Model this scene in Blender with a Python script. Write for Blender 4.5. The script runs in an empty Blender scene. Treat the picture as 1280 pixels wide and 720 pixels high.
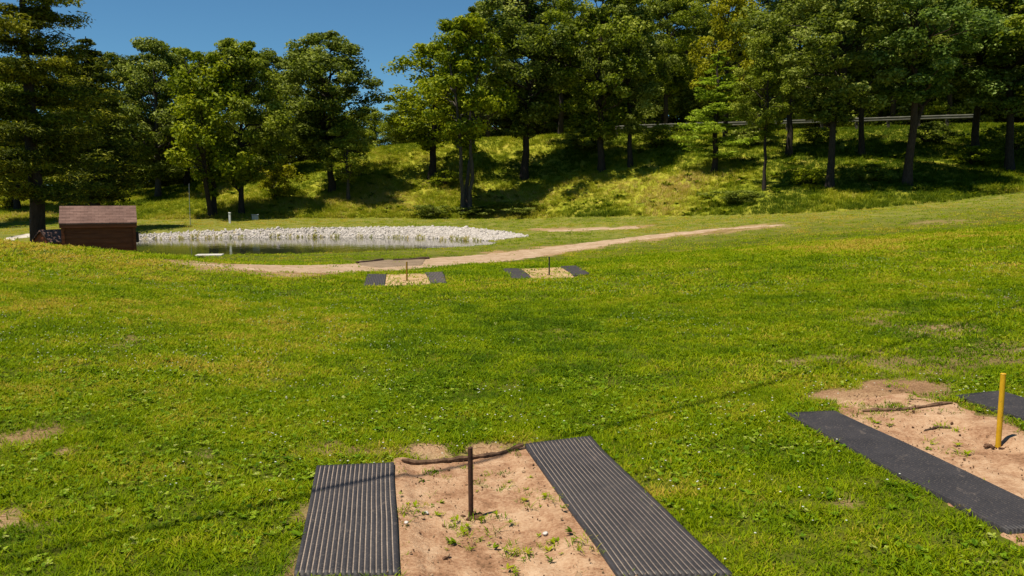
import bpy, math, random
import numpy as np
from mathutils import Vector

random.seed(7)
RNG = np.random.default_rng(7)
SC = bpy.context.scene
COL = SC.collection

# ------------------------------------------------------------------ camera
F = 1040.0                       # focal length in pixels of a 1280 px wide frame
CAMZ = 1.7
PITCH = math.atan(118.0 / F)

def make_camera():
    cd = bpy.data.cameras.new('camera')
    cd.sensor_width = 36.0
    cd.lens = F / 1280.0 * 36.0
    cd.clip_start = 0.05
    cd.clip_end = 3000.0
    co = bpy.data.objects.new('camera', cd)
    COL.objects.link(co)
    co.location = (0, 0, CAMZ)
    co.rotation_euler = (math.pi / 2 - PITCH, 0, 0)
    SC.camera = co

# ------------------------------------------------------------------ noise
def _hash(ix, iy, seed):
    h = (ix.astype(np.int64) * 374761393 + iy.astype(np.int64) * 668265263 + seed * 982451653) & 0xffffffff
    h = ((h ^ (h >> 13)) * 1274126177) & 0xffffffff
    return ((h ^ (h >> 16)) & 0xffff) / 65535.0

def vnoise(x, y, s=1.0, seed=0):
    x = np.asarray(x, float) / s; y = np.asarray(y, float) / s
    ix = np.floor(x); iy = np.floor(y); fx = x - ix; fy = y - iy
    fx = fx * fx * (3 - 2 * fx); fy = fy * fy * (3 - 2 * fy)
    a = _hash(ix, iy, seed); b = _hash(ix + 1, iy, seed)
    c = _hash(ix, iy + 1, seed); d = _hash(ix + 1, iy + 1, seed)
    return (a * (1 - fx) + b * fx) * (1 - fy) + (c * (1 - fx) + d * fx) * fy

def fbm(x, y, s=1.0, seed=0, o=3):
    v = 0; a = .5; t = 0
    for k in range(o):
        v = v + a * vnoise(x, y, s / 2 ** k, seed + 17 * k); t += a; a *= .5
    return v / t

def sstep(a, b, x):
    t = np.clip((np.asarray(x, float) - a) / (b - a), 0, 1)
    return t * t * (3 - 2 * t)

def softp(u, k):
    return k * np.logaddexp(0, np.asarray(u, float) / k)

# ------------------------------------------------------------------ terrain
PONDC = (-11.4, 36.1); PONDR = (9.6, 5.7); PONDA = math.radians(10)
WATER_Z = -0.5

def pond_r(x, y):
    dx = x - PONDC[0]; dy = y - PONDC[1]
    c, s = math.cos(PONDA), math.sin(PONDA)
    u = (dx * c + dy * s) / PONDR[0]; v = (-dx * s + dy * c) / PONDR[1]
    return np.sqrt(u * u + v * v)

PITS = []          # (centre x, y, half width, half length, angle) sunk rectangles

def lawn_z(x, y):
    x = np.asarray(x, float); y = np.asarray(y, float)
    left = .105 * softp(-x - 3.2, .8) * (1 - sstep(16.0, 23.0, y)) * (1 - .0 * y)
    left = left * (1 - .6 * sstep(12, 40, -x))
    right = .082 * softp(np.minimum(x, 45) - 1.4, .6) * sstep(-2, 5, y)
    base = np.interp(y, [-50, 17, 21, 25, 29, 44, 50, 70, 500], [0, 0, -.14, -.34, -.43, .0, .3, .5, .5])
    z = base + left + right
    z = z + (fbm(x, y, 5.0, 3) - .5) * .10 * sstep(4, 12, np.hypot(x, y))
    r = pond_r(x, y)
    t = sstep(.72, 1.36, r)
    z = -1.25 + (z + 1.25) * t
    for (cx, cy, hw, hl, an) in PITS:
        c, s = math.cos(an), math.sin(an)
        u = (x - cx) * c + (y - cy) * s; v = -(x - cx) * s + (y - cy) * c
        m = (1 - sstep(hw - .10, hw + .10, np.abs(u))) * (1 - sstep(hl - .1, hl + .15, np.abs(v)))
        z = z - .05 * m
    return z

TOE = None; CREST = None

def terrain(x, y):
    x = np.asarray(x, float); y = np.asarray(y, float)
    z = lawn_z(x, y)
    if TOE is None:
        return z
    ty = np.interp(x, TOE[0], TOE[1])
    cy = np.interp(x, CREST[0], CREST[1]); cz = np.interp(x, CREST[0], CREST[2])
    tz = lawn_z(x, ty)
    s = (y - ty) / (cy - ty)
    prof = np.clip(s, 0, 1)
    prof = prof * .85 + .15 * prof * prof * (3 - 2 * prof)
    bz = tz + (cz - tz) * prof
    bump = (fbm(x, y, 3.2, 11) - .5) * .18 * sstep(0, .15, s) * (1 - sstep(.9, 1.05, s))
    bz = bz + bump
    bz = bz - .9 * sstep(14, 30, y - cy)
    return np.where(s > 0, bz, z)

def bank_mask(x, y):
    ty = np.interp(x, TOE[0], TOE[1])
    return sstep(-.15, .25, y - ty + (fbm(x, y, 1.2, 5) - .5) * .6)

def ray(px, py):
    dx = (px - 640) / F; dy = (360 - py) / F
    c, s = math.cos(PITCH), math.sin(PITCH)
    return np.array([dx, c + dy * s, -s + dy * c])

def hit(px, py, fn=None, tmin=2.0, tmax=140.0):
    fn = fn or terrain
    d = ray(px, py)
    t = np.arange(tmin, tmax, .02)
    x = d[0] * t; y = d[1] * t; z = CAMZ + d[2] * t
    below = z < fn(x, y)
    k = int(np.argmax(below)) if below.any() else len(t) - 1
    return float(x[k]), float(y[k]), float(fn(x[k:k + 1], y[k:k + 1])[0])

def zrow(py, Y):        # height of the sight line of row py at depth Y (centre column)
    d = ray(640, py)
    return CAMZ + d[2] / d[1] * Y

def xcol(px, Y):
    return ray(px, 242)[0] / ray(px, 242)[1] * Y

def T(x, y):
    return float(terrain(np.array([x]), np.array([y]))[0])

# sunk sand beds, before anything samples the ground
def flat(px, py):
    return hit(px, py, lambda x, y: lawn_z(x, y))
_a = [flat(500, 580), flat(655, 560), flat(505, 719), flat(765, 719)]
AX = math.atan2(-.175, .985) * -1   # court axis leans this much to the left of +Y
def bed(p0, p1, q0, q1):
    cx = (p0[0] + p1[0] + q0[0] + q1[0]) / 4; cy = (p0[1] + p1[1] + q0[1] + q1[1]) / 4
    return cx, cy
_cx, _cy = bed(*_a)
PITS.append((_cx, _cy - .15, .36, 1.15, AX))

_p2 = flat(1235, 572)
PITS.append((_p2[0], _p2[1] - .1, .34, .95, AX))
_toe_px = [(-200, 277), (0, 277), (160, 275), (300, 273), (420, 273), (520, 273), (600, 273), (700, 272), (800, 271),
           (900, 270), (980, 268), (1080, 262), (1180, 253), (1280, 239), (1420, 222)]
_h = [hit(a, b, lawn_z) for a, b in _toe_px]
_h.sort()
TOEX = np.array([p[0] for p in _h]); TOEY = np.minimum(np.array([p[1] for p in _h]), 50)
_toex = np.concatenate([[-200], TOEX, [200]]); _toey = np.concatenate([[TOEY[0]], TOEY, [TOEY[-1]]])
_crest_px = [(-260, 246, 64), (0, 244, 64), (200, 238, 64), (330, 214, 64), (480, 184, 64), (600, 174, 63), (700, 170, 62),
             (800, 168, 61), (1000, 163, 59), (1210, 157, 57), (1500, 150, 57)]
_c = [(xcol(a, Y), Y, zrow(b, Y)) for a, b, Y in _crest_px]
_cx_ = np.array([-200] + [p[0] for p in _c] + [200]); _cy_ = np.array([64] + [p[1] for p in _c] + [57.]); _cz_ = np.array([_c[0][2]] + [p[2] for p in _c] + [_c[-1][2]])
TOE = (_toex, _toey); CREST = (_cx_, _cy_, _cz_)

# ------------------------------------------------------------------ mesh helpers
def fast_mesh(name, verts, faces, mats=None, smooth=False, face_attr=None, vert_attr=None, mat_idx=None):
    """verts Nx3, faces MxK (all the same size)"""
    me = bpy.data.meshes.new(name)
    v = np.ascontiguousarray(verts, np.float32); f = np.ascontiguousarray(faces, np.int32)
    n, k = f.shape
    me.vertices.add(len(v)); me.vertices.foreach_set('co', v.ravel())
    me.loops.add(n * k); me.loops.foreach_set('vertex_index', f.ravel())
    me.polygons.add(n)
    me.polygons.foreach_set('loop_start', np.arange(0, n * k, k, dtype=np.int32))
    me.polygons.foreach_set('loop_total', np.full(n, k, np.int32))
    if smooth:
        me.polygons.foreach_set('use_smooth', np.ones(n, bool))
    if mat_idx is not None:
        me.polygons.foreach_set('material_index', np.ascontiguousarray(mat_idx, np.int32))
    me.update(calc_edges=True)
    for a, arr in (face_attr or {}).items():
        at = me.attributes.new(a, 'FLOAT', 'FACE'); at.data.foreach_set('value', np.ascontiguousarray(arr, np.float32))
    for a, arr in (vert_attr or {}).items():
        at = me.attributes.new(a, 'FLOAT', 'POINT'); at.data.foreach_set('value', np.ascontiguousarray(arr, np.float32))
    for m in (mats or []):
        me.materials.append(m)
    me.validate()
    return me

def link(name, me, parent=None, loc=None, rotz=0.0):
    o = bpy.data.objects.new(name, me); COL.objects.link(o)
    if parent is not None: o.parent = parent
    if loc is not None: o.location = loc
    if rotz: o.rotation_euler = (0, 0, rotz)
    return o

def tag(o, label=None, cat=None, group=None, kind=None):
    if label: o['label'] = label
    if cat: o['category'] = cat
    if group: o['group'] = group
    if kind: o['kind'] = kind
    return o

def empty(name, loc, rotz=0.0, label=None, cat=None, group=None):
    o = bpy.data.objects.new(name, None); COL.objects.link(o)
    o.location = loc; o.rotation_euler = (0, 0, rotz); o.empty_display_size = .2
    return tag(o, label, cat, group)

class MB:
    """collects polygons of mixed size"""
    def __init__(self): self.v = []; self.f = []; self.m = []
    def add(self, verts, faces, mi=0):
        b = len(self.v); self.v += [tuple(p) for p in verts]
        for f in faces: self.f.append([i + b for i in f]); self.m.append(mi)
    def box(self, c, s, rz=0.0, mi=0, ch=0.0):
        x, y, z = [q / 2 for q in s]
        P = []
        if ch <= 0:
            P = [(-x, -y, -z), (x, -y, -z), (x, y, -z), (-x, y, -z), (-x, -y, z), (x, -y, z), (x, y, z), (-x, y, z)]
            Fc = [(0, 3, 2, 1), (4, 5, 6, 7), (0, 1, 5, 4), (1, 2, 6, 5), (2, 3, 7, 6), (3, 0, 4, 7)]
        else:
            q = ch
            for zz, ins in ((-z, q), (-z + q, 0), (z - q, 0), (z, q)):
                P += [(-x + ins, -y + ins, zz), (x - ins, -y + ins, zz), (x - ins, y - ins, zz), (-x + ins, y - ins, zz)]
            Fc = [(0, 3, 2, 1), (12, 13, 14, 15)]
            for l in range(3):
                for k in range(4):
                    a = 4 * l + k; b = 4 * l + (k + 1) % 4
                    Fc.append((a, b, b + 4, a + 4))
        cs, sn = math.cos(rz), math.sin(rz)
        self.add([(c[0] + p[0] * cs - p[1] * sn, c[1] + p[0] * sn + p[1] * cs, c[2] + p[2]) for p in P], Fc, mi)
    def prism(self, pts, y0, y1, mi=0):         # polygon in x,z extruded along y
        n = len(pts)
        V = [(p[0], y0, p[1]) for p in pts] + [(p[0], y1, p[1]) for p in pts]
        Fc = [tuple(range(n)), tuple(reversed(range(n, 2 * n)))]
        for k in range(n):
            j = (k + 1) % n; Fc.append((j, k, k + n, j + n))
        self.add(V, Fc, mi)
    def tube(self, pts, rad, n=8, cap=True, mi=0):
        V, Fc = tube_arrays(pts, rad, n)
        self.add(V, [tuple(q) for q in Fc], mi)
        if cap:
            b = len(self.v) - len(V)
            self.f.append([b + i for i in reversed(range(n))]); self.m.append(mi)
            self.f.append([b + (len(pts) - 1) * n + i for i in range(n)]); self.m.append(mi)
    def build(self, name, mats, parent=None, loc=None, rotz=0.0, smooth=False):
        me = bpy.data.meshes.new(name); me.from_pydata(self.v, [], self.f)
        for m in (mats if isinstance(mats, (list, tuple)) else [mats]): me.materials.append(m)
        me.polygons.foreach_set('material_index', self.m)
        if smooth: me.polygons.foreach_set('use_smooth', [True] * len(self.f))
        me.update()
        return link(name, me, parent, loc, rotz)

def tube_arrays(pts, rad, n=8):
    P = np.array(pts, float); m = len(P)
    R = np.broadcast_to(np.array(rad, float), (m,))
    tan = np.gradient(P, axis=0)
    tan /= np.linalg.norm(tan, axis=1)[:, None] + 1e-9
    ref = np.array([1.0, 0.13, 0.07]) if abs(tan[0][0]) < .8 else np.array([.1, 1.0, .05])
    V = np.zeros((m, n, 3)); ang = np.arange(n) * 2 * math.pi / n
    for i in range(m):
        u = ref - tan[i] * ref.dot(tan[i]); u /= np.linalg.norm(u); w = np.cross(tan[i], u)
        V[i] = P[i] + R[i] * (np.cos(ang)[:, None] * u + np.sin(ang)[:, None] * w)
    i, j = np.meshgrid(np.arange(m - 1), np.arange(n), indexing='ij')
    a = i * n + j; b = i * n + (j + 1) % n
    Fc = np.stack([a, b, b + n, a + n], -1).reshape(-1, 4)
    return V.reshape(-1, 3), Fc

# ------------------------------------------------------------------ material helpers
class MT:
    def __init__(self, name, rough=.8, spec=.3):
        self.m = bpy.data.materials.new(name); self.m.use_nodes = True
        self.t = self.m.node_tree; self.n = self.t.nodes; self.l = self.t.links
        self.b = self.n['Principled BSDF']; self.out = self.n['Material Output']
        self.b.inputs['Roughness'].default_value = rough
        self.b.inputs['Specular IOR Level'].default_value = spec
    def node(self, ty, **kw):
        q = self.n.new(ty)
        for k, v in kw.items(): setattr(q, k, v)
        return q
    def coord(self):
        return self.node('ShaderNodeTexCoord').outputs['Object']
    def pos(self):
        return self.node('ShaderNodeNewGeometry').outputs['Position']
    def noise(self, scale, vec=None, detail=4, rough=.6, dist=0.0):
        q = self.node('ShaderNodeTexNoise'); q.inputs['Scale'].default_value = scale
        q.inputs['Detail'].default_value = detail; q.inputs['Roughness'].default_value = rough
        q.inputs['Distortion'].default_value = dist
        if vec is not None: self.l.new(vec, q.inputs['Vector'])
        return q.outputs['Fac']
    def ramp(self, fac, stops):
        q = self.node('ShaderNodeValToRGB'); e = q.color_ramp.elements
        while len(e) < len(stops): e.new(.5)
        for el, (p, c) in zip(e, stops):
            el.position = p; el.color = (*c, 1) if len(c) == 3 else c
        self.l.new(fac, q.inputs['Fac']); return q.outputs['Color']
    def mix(self, fac, a, b, mode='MIX'):
        q = self.node('ShaderNodeMix', data_type='RGBA', blend_type=mode)
        for s, v in ((0, fac), (6, a), (7, b)):
            if hasattr(v, 'is_linked') or isinstance(v, bpy.types.NodeSocket): self.l.new(v, q.inputs[s])
            elif s == 0: q.inputs[0].default_value = v
            else: q.inputs[s].default_value = (*v, 1)
        return q.outputs[2]
    def math(self, op, a, b=None, clamp=False):
        q = self.node('ShaderNodeMath', operation=op); q.use_clamp = clamp
        for i, v in enumerate((a, b)):
            if v is None: continue
            if isinstance(v, bpy.types.NodeSocket): self.l.new(v, q.inputs[i])
            else: q.inputs[i].default_value = v
        return q.outputs[0]
    def attr(self, name, ty='GEOMETRY'):
        return self.node('ShaderNodeAttribute', attribute_name=name, attribute_type=ty).outputs['Fac']
    def color(self, c):
        if isinstance(c, bpy.types.NodeSocket): self.l.new(c, self.b.inputs['Base Color'])
        else: self.b.inputs['Base Color'].default_value = (*c, 1)
        self.col = c; return self
    def bump(self, h, dist=.02, strength=1.0):
        q = self.node('ShaderNodeBump'); q.inputs['Distance'].default_value = dist; q.inputs['Strength'].default_value = strength
        self.l.new(h, q.inputs['Height']); self.l.new(q.outputs['Normal'], self.b.inputs['Normal']); return self
    def translucent(self, fac, tint=(1, 1, 1)):
        tr = self.node('ShaderNodeBsdfTranslucent'); mx = self.node('ShaderNodeMixShader')
        c = self.mix(1.0, self.col, tint, 'MULTIPLY') if isinstance(self.col, bpy.types.NodeSocket) else None
        if c is not None: self.l.new(c, tr.inputs['Color'])
        else: tr.inputs['Color'].default_value = (*self.col, 1)
        mx.inputs[0].default_value = fac
        self.l.new(self.b.outputs[0], mx.inputs[1]); self.l.new(tr.outputs[0], mx.inputs[2])
        self.l.new(mx.outputs[0], self.out.inputs['Surface']); return self

def leaf_mat(name, dark, mid, light, trans=.3, rough=.55):
    t = MT(name, rough, .09)
    tint = t.attr('tint')
    oi = t.node('ShaderNodeObjectInfo').outputs['Random']
    v = t.math('ADD', tint, t.math('MULTIPLY', t.math('SUBTRACT', oi, .5), .25), clamp=True)
    t.color(t.ramp(v, [(0.05, dark), (.5, mid), (.95, light)]))
    t.translucent(trans, (1.0, 1.05, .55))
    return t.m

def bark_mat(name, a, b, scale=6):
    t = MT(name, .9, .15)
    mp = t.node('ShaderNodeMapping'); mp.inputs['Scale'].default_value = (1, 1, .22)
    t.l.new(t.coord(), mp.inputs['Vector'])
    n = t.noise(scale * 3, mp.outputs['Vector'], 5, .65)
    t.color(t.ramp(n, [(.3, a), (.7, b)])); t.bump(n, .03, .8)
    return t.m

M = {}
M['oak'] = leaf_mat('oak_leaf', (.060, .085, .006), (.185, .225, .010), (.40, .42, .06), .42)
M['deep'] = leaf_mat('dark_leaf', (.045, .065, .008), (.155, .19, .018), (.37, .40, .09), .42)
M['bright'] = leaf_mat('bright_leaf', (.09, .125, .005), (.21, .25, .007), (.37, .38, .015), .35)
M['maple'] = leaf_mat('maple_leaf', (.055, .095, .014), (.145, .215, .034), (.36, .42, .13), .38)
M['gold'] = leaf_mat('golden_leaf', (.13, .13, .006), (.27, .26, .008), (.40, .37, .015), .4)
M['feather'] = leaf_mat('feathery_leaf', (.14, .21, .012), (.27, .36, .022), (.40, .48, .05), .45)
M['cedar'] = leaf_mat('cedar_foliage', (.035, .046, .005), (.095, .110, .007), (.33, .31, .02), .3, .6)
M['rust'] = leaf_mat('rusty_foliage', (.05, .03, .015), (.09, .05, .025), (.13, .08, .03), .2, .6)
M['bark'] = bark_mat('grey_bark', (.030, .024, .018), (.10, .085, .068))
M['barkd'] = bark_mat('dark_bark', (.016, .012, .009), (.055, .042, .032))
M['barkr'] = bark_mat('brown_bark', (.024, .016, .010), (.085, .055, .036))

def ground_mat():
    t = MT('lawn_ground', .95, .1); p = t.pos()
    big = t.noise(.22, p, 4, .6); mid = t.noise(1.3, p, 5, .65); fine = t.noise(14, p, 5, .7); vfine = t.noise(70, p, 3, .7)
    lawn = t.ramp(t.math('ADD', t.math('MULTIPLY', big, .6), t.math('MULTIPLY', mid, .4)),
                  [(.36, (.060, .085, .005)), (.5, (.11, .135, .006)), (.60, (.17, .175, .010)), (.72, (.23, .175, .035))])
    lawn = t.mix(t.ramp(fine, [(.35, (0, 0, 0)), (.75, (1, 1, 1))]), t.mix(.7, lawn, (.045, .040, .010)), lawn)
    far = t.ramp(mid, [(.35, (.11, .125, .018)), (.6, (.19, .18, .035)), (.72, (.26, .21, .06))])
    lawn = t.mix(t.attr('far'), lawn, far)
    b1 = t.noise(.55, p, 5, .65, .6)
    bank = t.ramp(t.math('ADD', t.math('MULTIPLY', b1, .65), t.math('MULTIPLY', fine, .35)),
                  [(.34, (.09, .12, .010)), (.46, (.21, .23, .015)), (.58, (.31, .28, .03)), (.68, (.40, .28, .10))])
    c = t.mix(t.attr('bank'), lawn, bank)
    dirt = t.ramp(t.math('ADD', t.math('MULTIPLY', mid, .5), t.math('MULTIPLY', vfine, .5)),
                  [(.36, (.13, .07, .034)), (.45, (.25, .14, .07)), (.54, (.36, .225, .12)), (.64, (.46, .32, .19))])
    c = t.mix(t.attr('bare'), c, dirt)
    t.color(c); t.bump(t.math('ADD', fine, t.math('MULTIPLY', vfine, .5)), .03, .9)
    return t.m

def dirt_mat(name, stops, fine_scale=60, bumpd=.012):
    t = MT(name, .95, .12); p = t.pos()
    a = t.noise(2.2, p, 5, .65, .4); b = t.noise(fine_scale, p, 4, .7); c = t.noise(9, p, 4, .65)
    v = t.math('ADD', t.math('MULTIPLY', a, .40), t.math('ADD', t.math('MULTIPLY', b, .32), t.math('MULTIPLY', c, .28)))
    t.color(t.ramp(v, stops)); t.bump(t.math('ADD', b, t.math('MULTIPLY', c, 2.0)), bumpd, .9)
    return t.m
M['ground'] = ground_mat()
M['sand'] = dirt_mat('pit_dirt',  [(.37, (.13, .07, .034)), (.45, (.27, .142, .075)), (.53, (.39, .240, .137)), (.63, (.48, .33, .205))])
M['sandfar'] = dirt_mat('pit_sand', [(.38, (.26, .155, .07)), (.5, (.42, .275, .14)), (.64, (.50, .36, .20))])
M['path'] = dirt_mat('path_dirt', [(.36, (.16, .105, .045)), (.45, (.30, .20, .115)), (.55, (.40, .285, .19)), (.66, (.46, .35, .25))], 25)
M['dark_gravel'] = dirt_mat('brown_gravel', [(.36, (.10, .07, .045)), (.5, (.21, .15, .095)), (.66, (.30, .22, .15))], 25)  # gravel of a darker brown than the path dirt
M['gravel'] = dirt_mat('pale_gravel', [(.36, (.30, .26, .20)), (.5, (.48, .42, .34)), (.66, (.60, .55, .46))], 25)

def simple(name, a, b, scale=12, rough=.7, spec=.3, metal=0.0, bumpd=.0):
    t = MT(name, rough, spec); n = t.noise(scale, t.coord(), 5, .65)
    t.color(t.ramp(n, [(.32, a), (.68, b)])); t.b.inputs['Metallic'].default_value = metal
    if bumpd: t.bump(n, bumpd, .7)
    return t.m
M['rust_steel'] = simple('rusty_steel', (.035, .018, .012), (.11, .05, .028), 40, .75, .3, .2, .002)
M['yellow'] = simple('yellow_paint', (.62, .36, .008), (.74, .46, .012), 14, .45, .4, 0, .001)
M['ochre'] = simple('worn_ochre_paint', (.16, .085, .006), (.36, .20, .010), 14, .6, .3)
M['dark_steel'] = simple('dark_steel', (.02, .017, .016), (.06, .045, .038), 30, .7)
M['timber'] = simple('weathered_timber', (.05, .028, .016), (.20, .115, .065), 18, .9, .15, 0, .008)
M['timberd'] = simple('rotten_timber', (.03, .018, .012), (.10, .06, .04), 18, .9, .15, 0, .008)
M['stone'] = simple('limestone', (.27, .235, .20), (.54, .49, .435), 4, .9, .2, 0, .02)
M['wood_shed'] = None
M['white'] = simple('white_paint', (.55, .55, .53), (.78, .78, .76), 9, .6)
M['galv'] = simple('dull_galvanised', (.09, .09, .07), (.16, .155, .12), 3, .8, .2, .1)
M['post'] = simple('post_timber', (.05, .04, .03), (.12, .10, .075), 8, .9)
M['concrete'] = simple('concrete', (.34, .31, .26), (.52, .49, .43), 6, .9)
M['cable'] = simple('cable_sheath', (.015, .015, .015), (.03, .03, .03), 20, .6)
M['grey'] = simple('grey_metal', (.25, .27, .28), (.40, .42, .43), 5, .5, .4, .2)
M['clover'] = simple('clover_flower', (.42, .43, .33), (.60, .59, .50), 50, .8)
M['soil'] = simple('dark_soil', (.05, .025, .014), (.15, .08, .045), 30, .95, .1, 0, .01)

def shed_wall_mat():
    t = MT('stained_siding', .75, .25)
    mp = t.node('ShaderNodeMapping'); mp.inputs['Scale'].default_value = (.35, 1, 3)
    t.l.new(t.coord(), mp.inputs['Vector'])
    n = t.noise(9, mp.outputs['Vector'], 6, .65)
    t.color(t.ramp(n, [(.3, (.13, .034, .011)), (.7, (.235, .068, .024))])); t.bump(n, .004, .6); return t.m
def shingle_mat():
    t = MT('brown_shingle', .9, .2)
    br = t.node('ShaderNodeTexBrick'); br.inputs['Scale'].default_value = 1.0
    br.inputs['Brick Width'].default_value = .16; br.inputs['Row Height'].default_value = .07; br.inputs['Mortar Size'].default_value = .004
    br.inputs['Color1'].default_value = (.15, .085, .065, 1); br.inputs['Color2'].default_value = (.21, .125, .098, 1); br.inputs['Mortar'].default_value = (.11, .065, .05, 1)
    t.l.new(t.coord(), br.inputs['Vector'])
    n = t.noise(3, t.coord(), 5, .6)
    t.color(t.mix(.7, br.outputs['Color'], t.ramp(n, [(.3, (.45, .42, .4)), (.7, (1.0, .98, .95))]), 'MULTIPLY'))
    t.bump(t.noise(90, t.coord(), 2), .004, .6); return t.m
M['shed'] = shed_wall_mat(); M['shingle'] = shingle_mat()

def rubber_mat_material():
    t = MT('ribbed_rubber', .62, .35)
    g = t.attr('groove'); p = t.coord()
    n = t.noise(3.2, p, 5, .65); f = t.noise(80, p, 3, .7)
    base = t.ramp(n, [(.3, (.017, .015, .016)), (.7, (.038, .033, .033))])
    sc = t.noise(6, p, 6, .75, 1.5)
    base = t.mix(t.math('MULTIPLY', t.ramp(sc, [(.58, (0, 0, 0)), (.70, (1, 1, 1))]), .45), base, (.17, .13, .10))
    base = t.mix(t.math('MULTIPLY', t.ramp(f, [(.55, (0, 0, 0)), (.72, (1, 1, 1))]), .35), base, (.20, .16, .12))
    k = t.math('MULTIPLY', g, t.math('MULTIPLY', t.ramp(t.noise(2.0, p, 4, .6), [(.22, (.35, .35, .35)), (.55, (1, 1, 1))]), t.attr('dusty')))
    t.color(t.mix(k, base, t.ramp(f, [(.3, (.20, .15, .11)), (.7, (.34, .27, .21))])))
    t.bump(f, .002, .5); return t.m
M['rubber'] = rubber_mat_material()

def water_mat():
    t = MT('pond_water', .05, .35); p = t.pos()
    t.color(t.ramp(t.noise(.5, p, 3), [(.3, (.012, .016, .008)), (.7, (.03, .033, .016))]))
    t.bump(t.noise(2.5, p, 3, .5), .012, .35); return t.m
M['water'] = water_mat()

def blade_mat(name, dark, mid, light, dry, trans=.35):
    t = MT(name, .65, .07)
    v = t.attr('tint', 'INSTANCER'); rnd = t.attr('shade')
    v = t.math('ADD', v, t.math('MULTIPLY', t.math('SUBTRACT', rnd, .5), .35), clamp=True)
    t.color(t.ramp(v, [(.04, dark), (.36, mid), (.66, light), (.93, dry)]))
    t.translucent(trans, (1.0, 1.0, .5)); return t.m
M['blade'] = blade_mat('grass_blade', (.050, .105, .003), (.150, .230, .0012), (.280, .335, .002), (.46, .33, .05), .42)
M['clover_leaf'] = blade_mat('clover_leaf', (.06, .125, .004), (.14, .235, .006), (.27, .34, .02), (.40, .42, .12), .3)
M['weed'] = blade_mat('weed_blade', (.06, .10, .006), (.19, .235, .010), (.36, .345, .02), (.54, .40, .15), .4)
M['crumb'] = simple('dry_crumb', (.20, .115, .06), (.40, .27, .16), 30, .95, .1)
def chipped(name, a, b, chip):
    t = MT(name, .5, .35); p = t.coord(); n = t.noise(14, p, 5, .65); c = t.noise(28, p, 6, .75, .6)
    t.color(t.mix(t.ramp(c, [(.60, (0, 0, 0)), (.64, (1, 1, 1))]), t.ramp(n, [(.32, a), (.68, b)]), chip)); t.bump(c, .002, .6); return t.m
M['yellow'] = chipped('chipped_yellow_paint', (.50, .27, .006), (.66, .38, .010), (.16, .08, .03))
M['pebble'] = simple('grey_pebble', (.36, .31, .26), (.60, .56, .50), 20, .9)

# ------------------------------------------------------------------ world and sun
SUN_EL = math.radians(68); SUN_DIR = Vector((-.86, -.50, 0)).normalized()   # horizontal direction towards the sun
def make_light():
    w = bpy.data.worlds.new('World'); SC.world = w; w.use_nodes = True
    nt = w.node_tree; bg = nt.nodes['Background']
    sky = nt.nodes.new('ShaderNodeTexSky'); sky.sky_type = 'NISHITA'; sky.sun_disc = False
    sky.sun_elevation = SUN_EL
    # Nishita: rotation 0 puts the sun at +Y, growing clockwise seen from above
    sky.sun_rotation = math.atan2(SUN_DIR.x, SUN_DIR.y)
    sky.altitude = 1500; sky.air_density = 1.0; sky.dust_density = .1; sky.ozone_density = 4.0
    mx = nt.nodes.new('ShaderNodeMix'); mx.data_type = 'RGBA'; mx.blend_type = 'MULTIPLY'; mx.inputs[0].default_value = 1.0
    nt.links.new(sky.outputs[0], mx.inputs[6]); mx.inputs[7].default_value = (.60, .93, 1.0, 1)
    nt.links.new(mx.outputs[2], bg.inputs['Color']); bg.inputs['Strength'].default_value = .058
    ld = bpy.data.lights.new('sun', 'SUN'); ld.energy = 4.4; ld.angle = math.radians(.53); ld.color = (1.0, .93, .81)
    lo = bpy.data.objects.new('sun', ld); COL.objects.link(lo)
    d = Vector((SUN_DIR.x * math.cos(SUN_EL), SUN_DIR.y * math.cos(SUN_EL), math.sin(SUN_EL)))
    lo.rotation_euler = d.to_track_quat('Z', 'Y').to_euler(); lo.location = d * 60

# ------------------------------------------------------------------ ground sheets
BARE = []      # (x, y, radius x, radius y, strength) worn spots in the lawn
def make_ground():
    def axis(segs):
        out = []
        for a, b, s in segs: out.append(np.arange(a, b, s))
        return np.concatenate(out + [[segs[-1][1]]])
    xs = axis([(-400, -80, 20), (-80, -40, 2), (-40, -12, .5), (-12, 8, .12), (8, 40, .5), (40, 80, 2), (80, 400, 20)])
    ys = axis([(-60, -4, 4), (-4, 3, .5), (3, 14, .1), (14, 30, .25), (30, 75, .4), (75, 120, 3), (120, 900, 30)])
    X, Y = np.meshgrid(xs, ys); Z = terrain(X, Y)
    n, m = X.shape
    i, j = np.meshgrid(np.arange(n - 1), np.arange(m - 1), indexing='ij')
    a = (i * m + j).ravel(); Fc = np.stack([a, a + 1, a + m + 1, a + m], -1)
    x = X.ravel(); y = Y.ravel()
    me = fast_mesh('ground', np.stack([x, y, Z.ravel()], -1), Fc, [M['ground']], True,
                   vert_attr={'bank': bank_mask(x, y), 'far': sstep(26, 36, y + (fbm(x, y, 3, 8) - .5) * 5), 'bare': bare_mask(x, y)})
    tag(link('ground', me), 'green mown lawn rolling up to a wooded bank', 'ground', kind='structure')

def bare_mask(x, y):
    b = np.zeros_like(np.asarray(x, float)); f1 = (fbm(x, y, .35, 21) - .5) * 1.4; f2 = (fbm(x, y, 1.1, 23) - .5) * 1.8
    for (cx, cy, rx, ry, s) in BARE:
        d = np.sqrt(((x - cx) / rx) ** 2 + ((y - cy) / ry) ** 2) + (f1 if cy < 16 else f1 * .5 + f2)
        b = np.maximum(b, s * (1 - sstep(.55, 1.05, d)))
    return b

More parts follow.
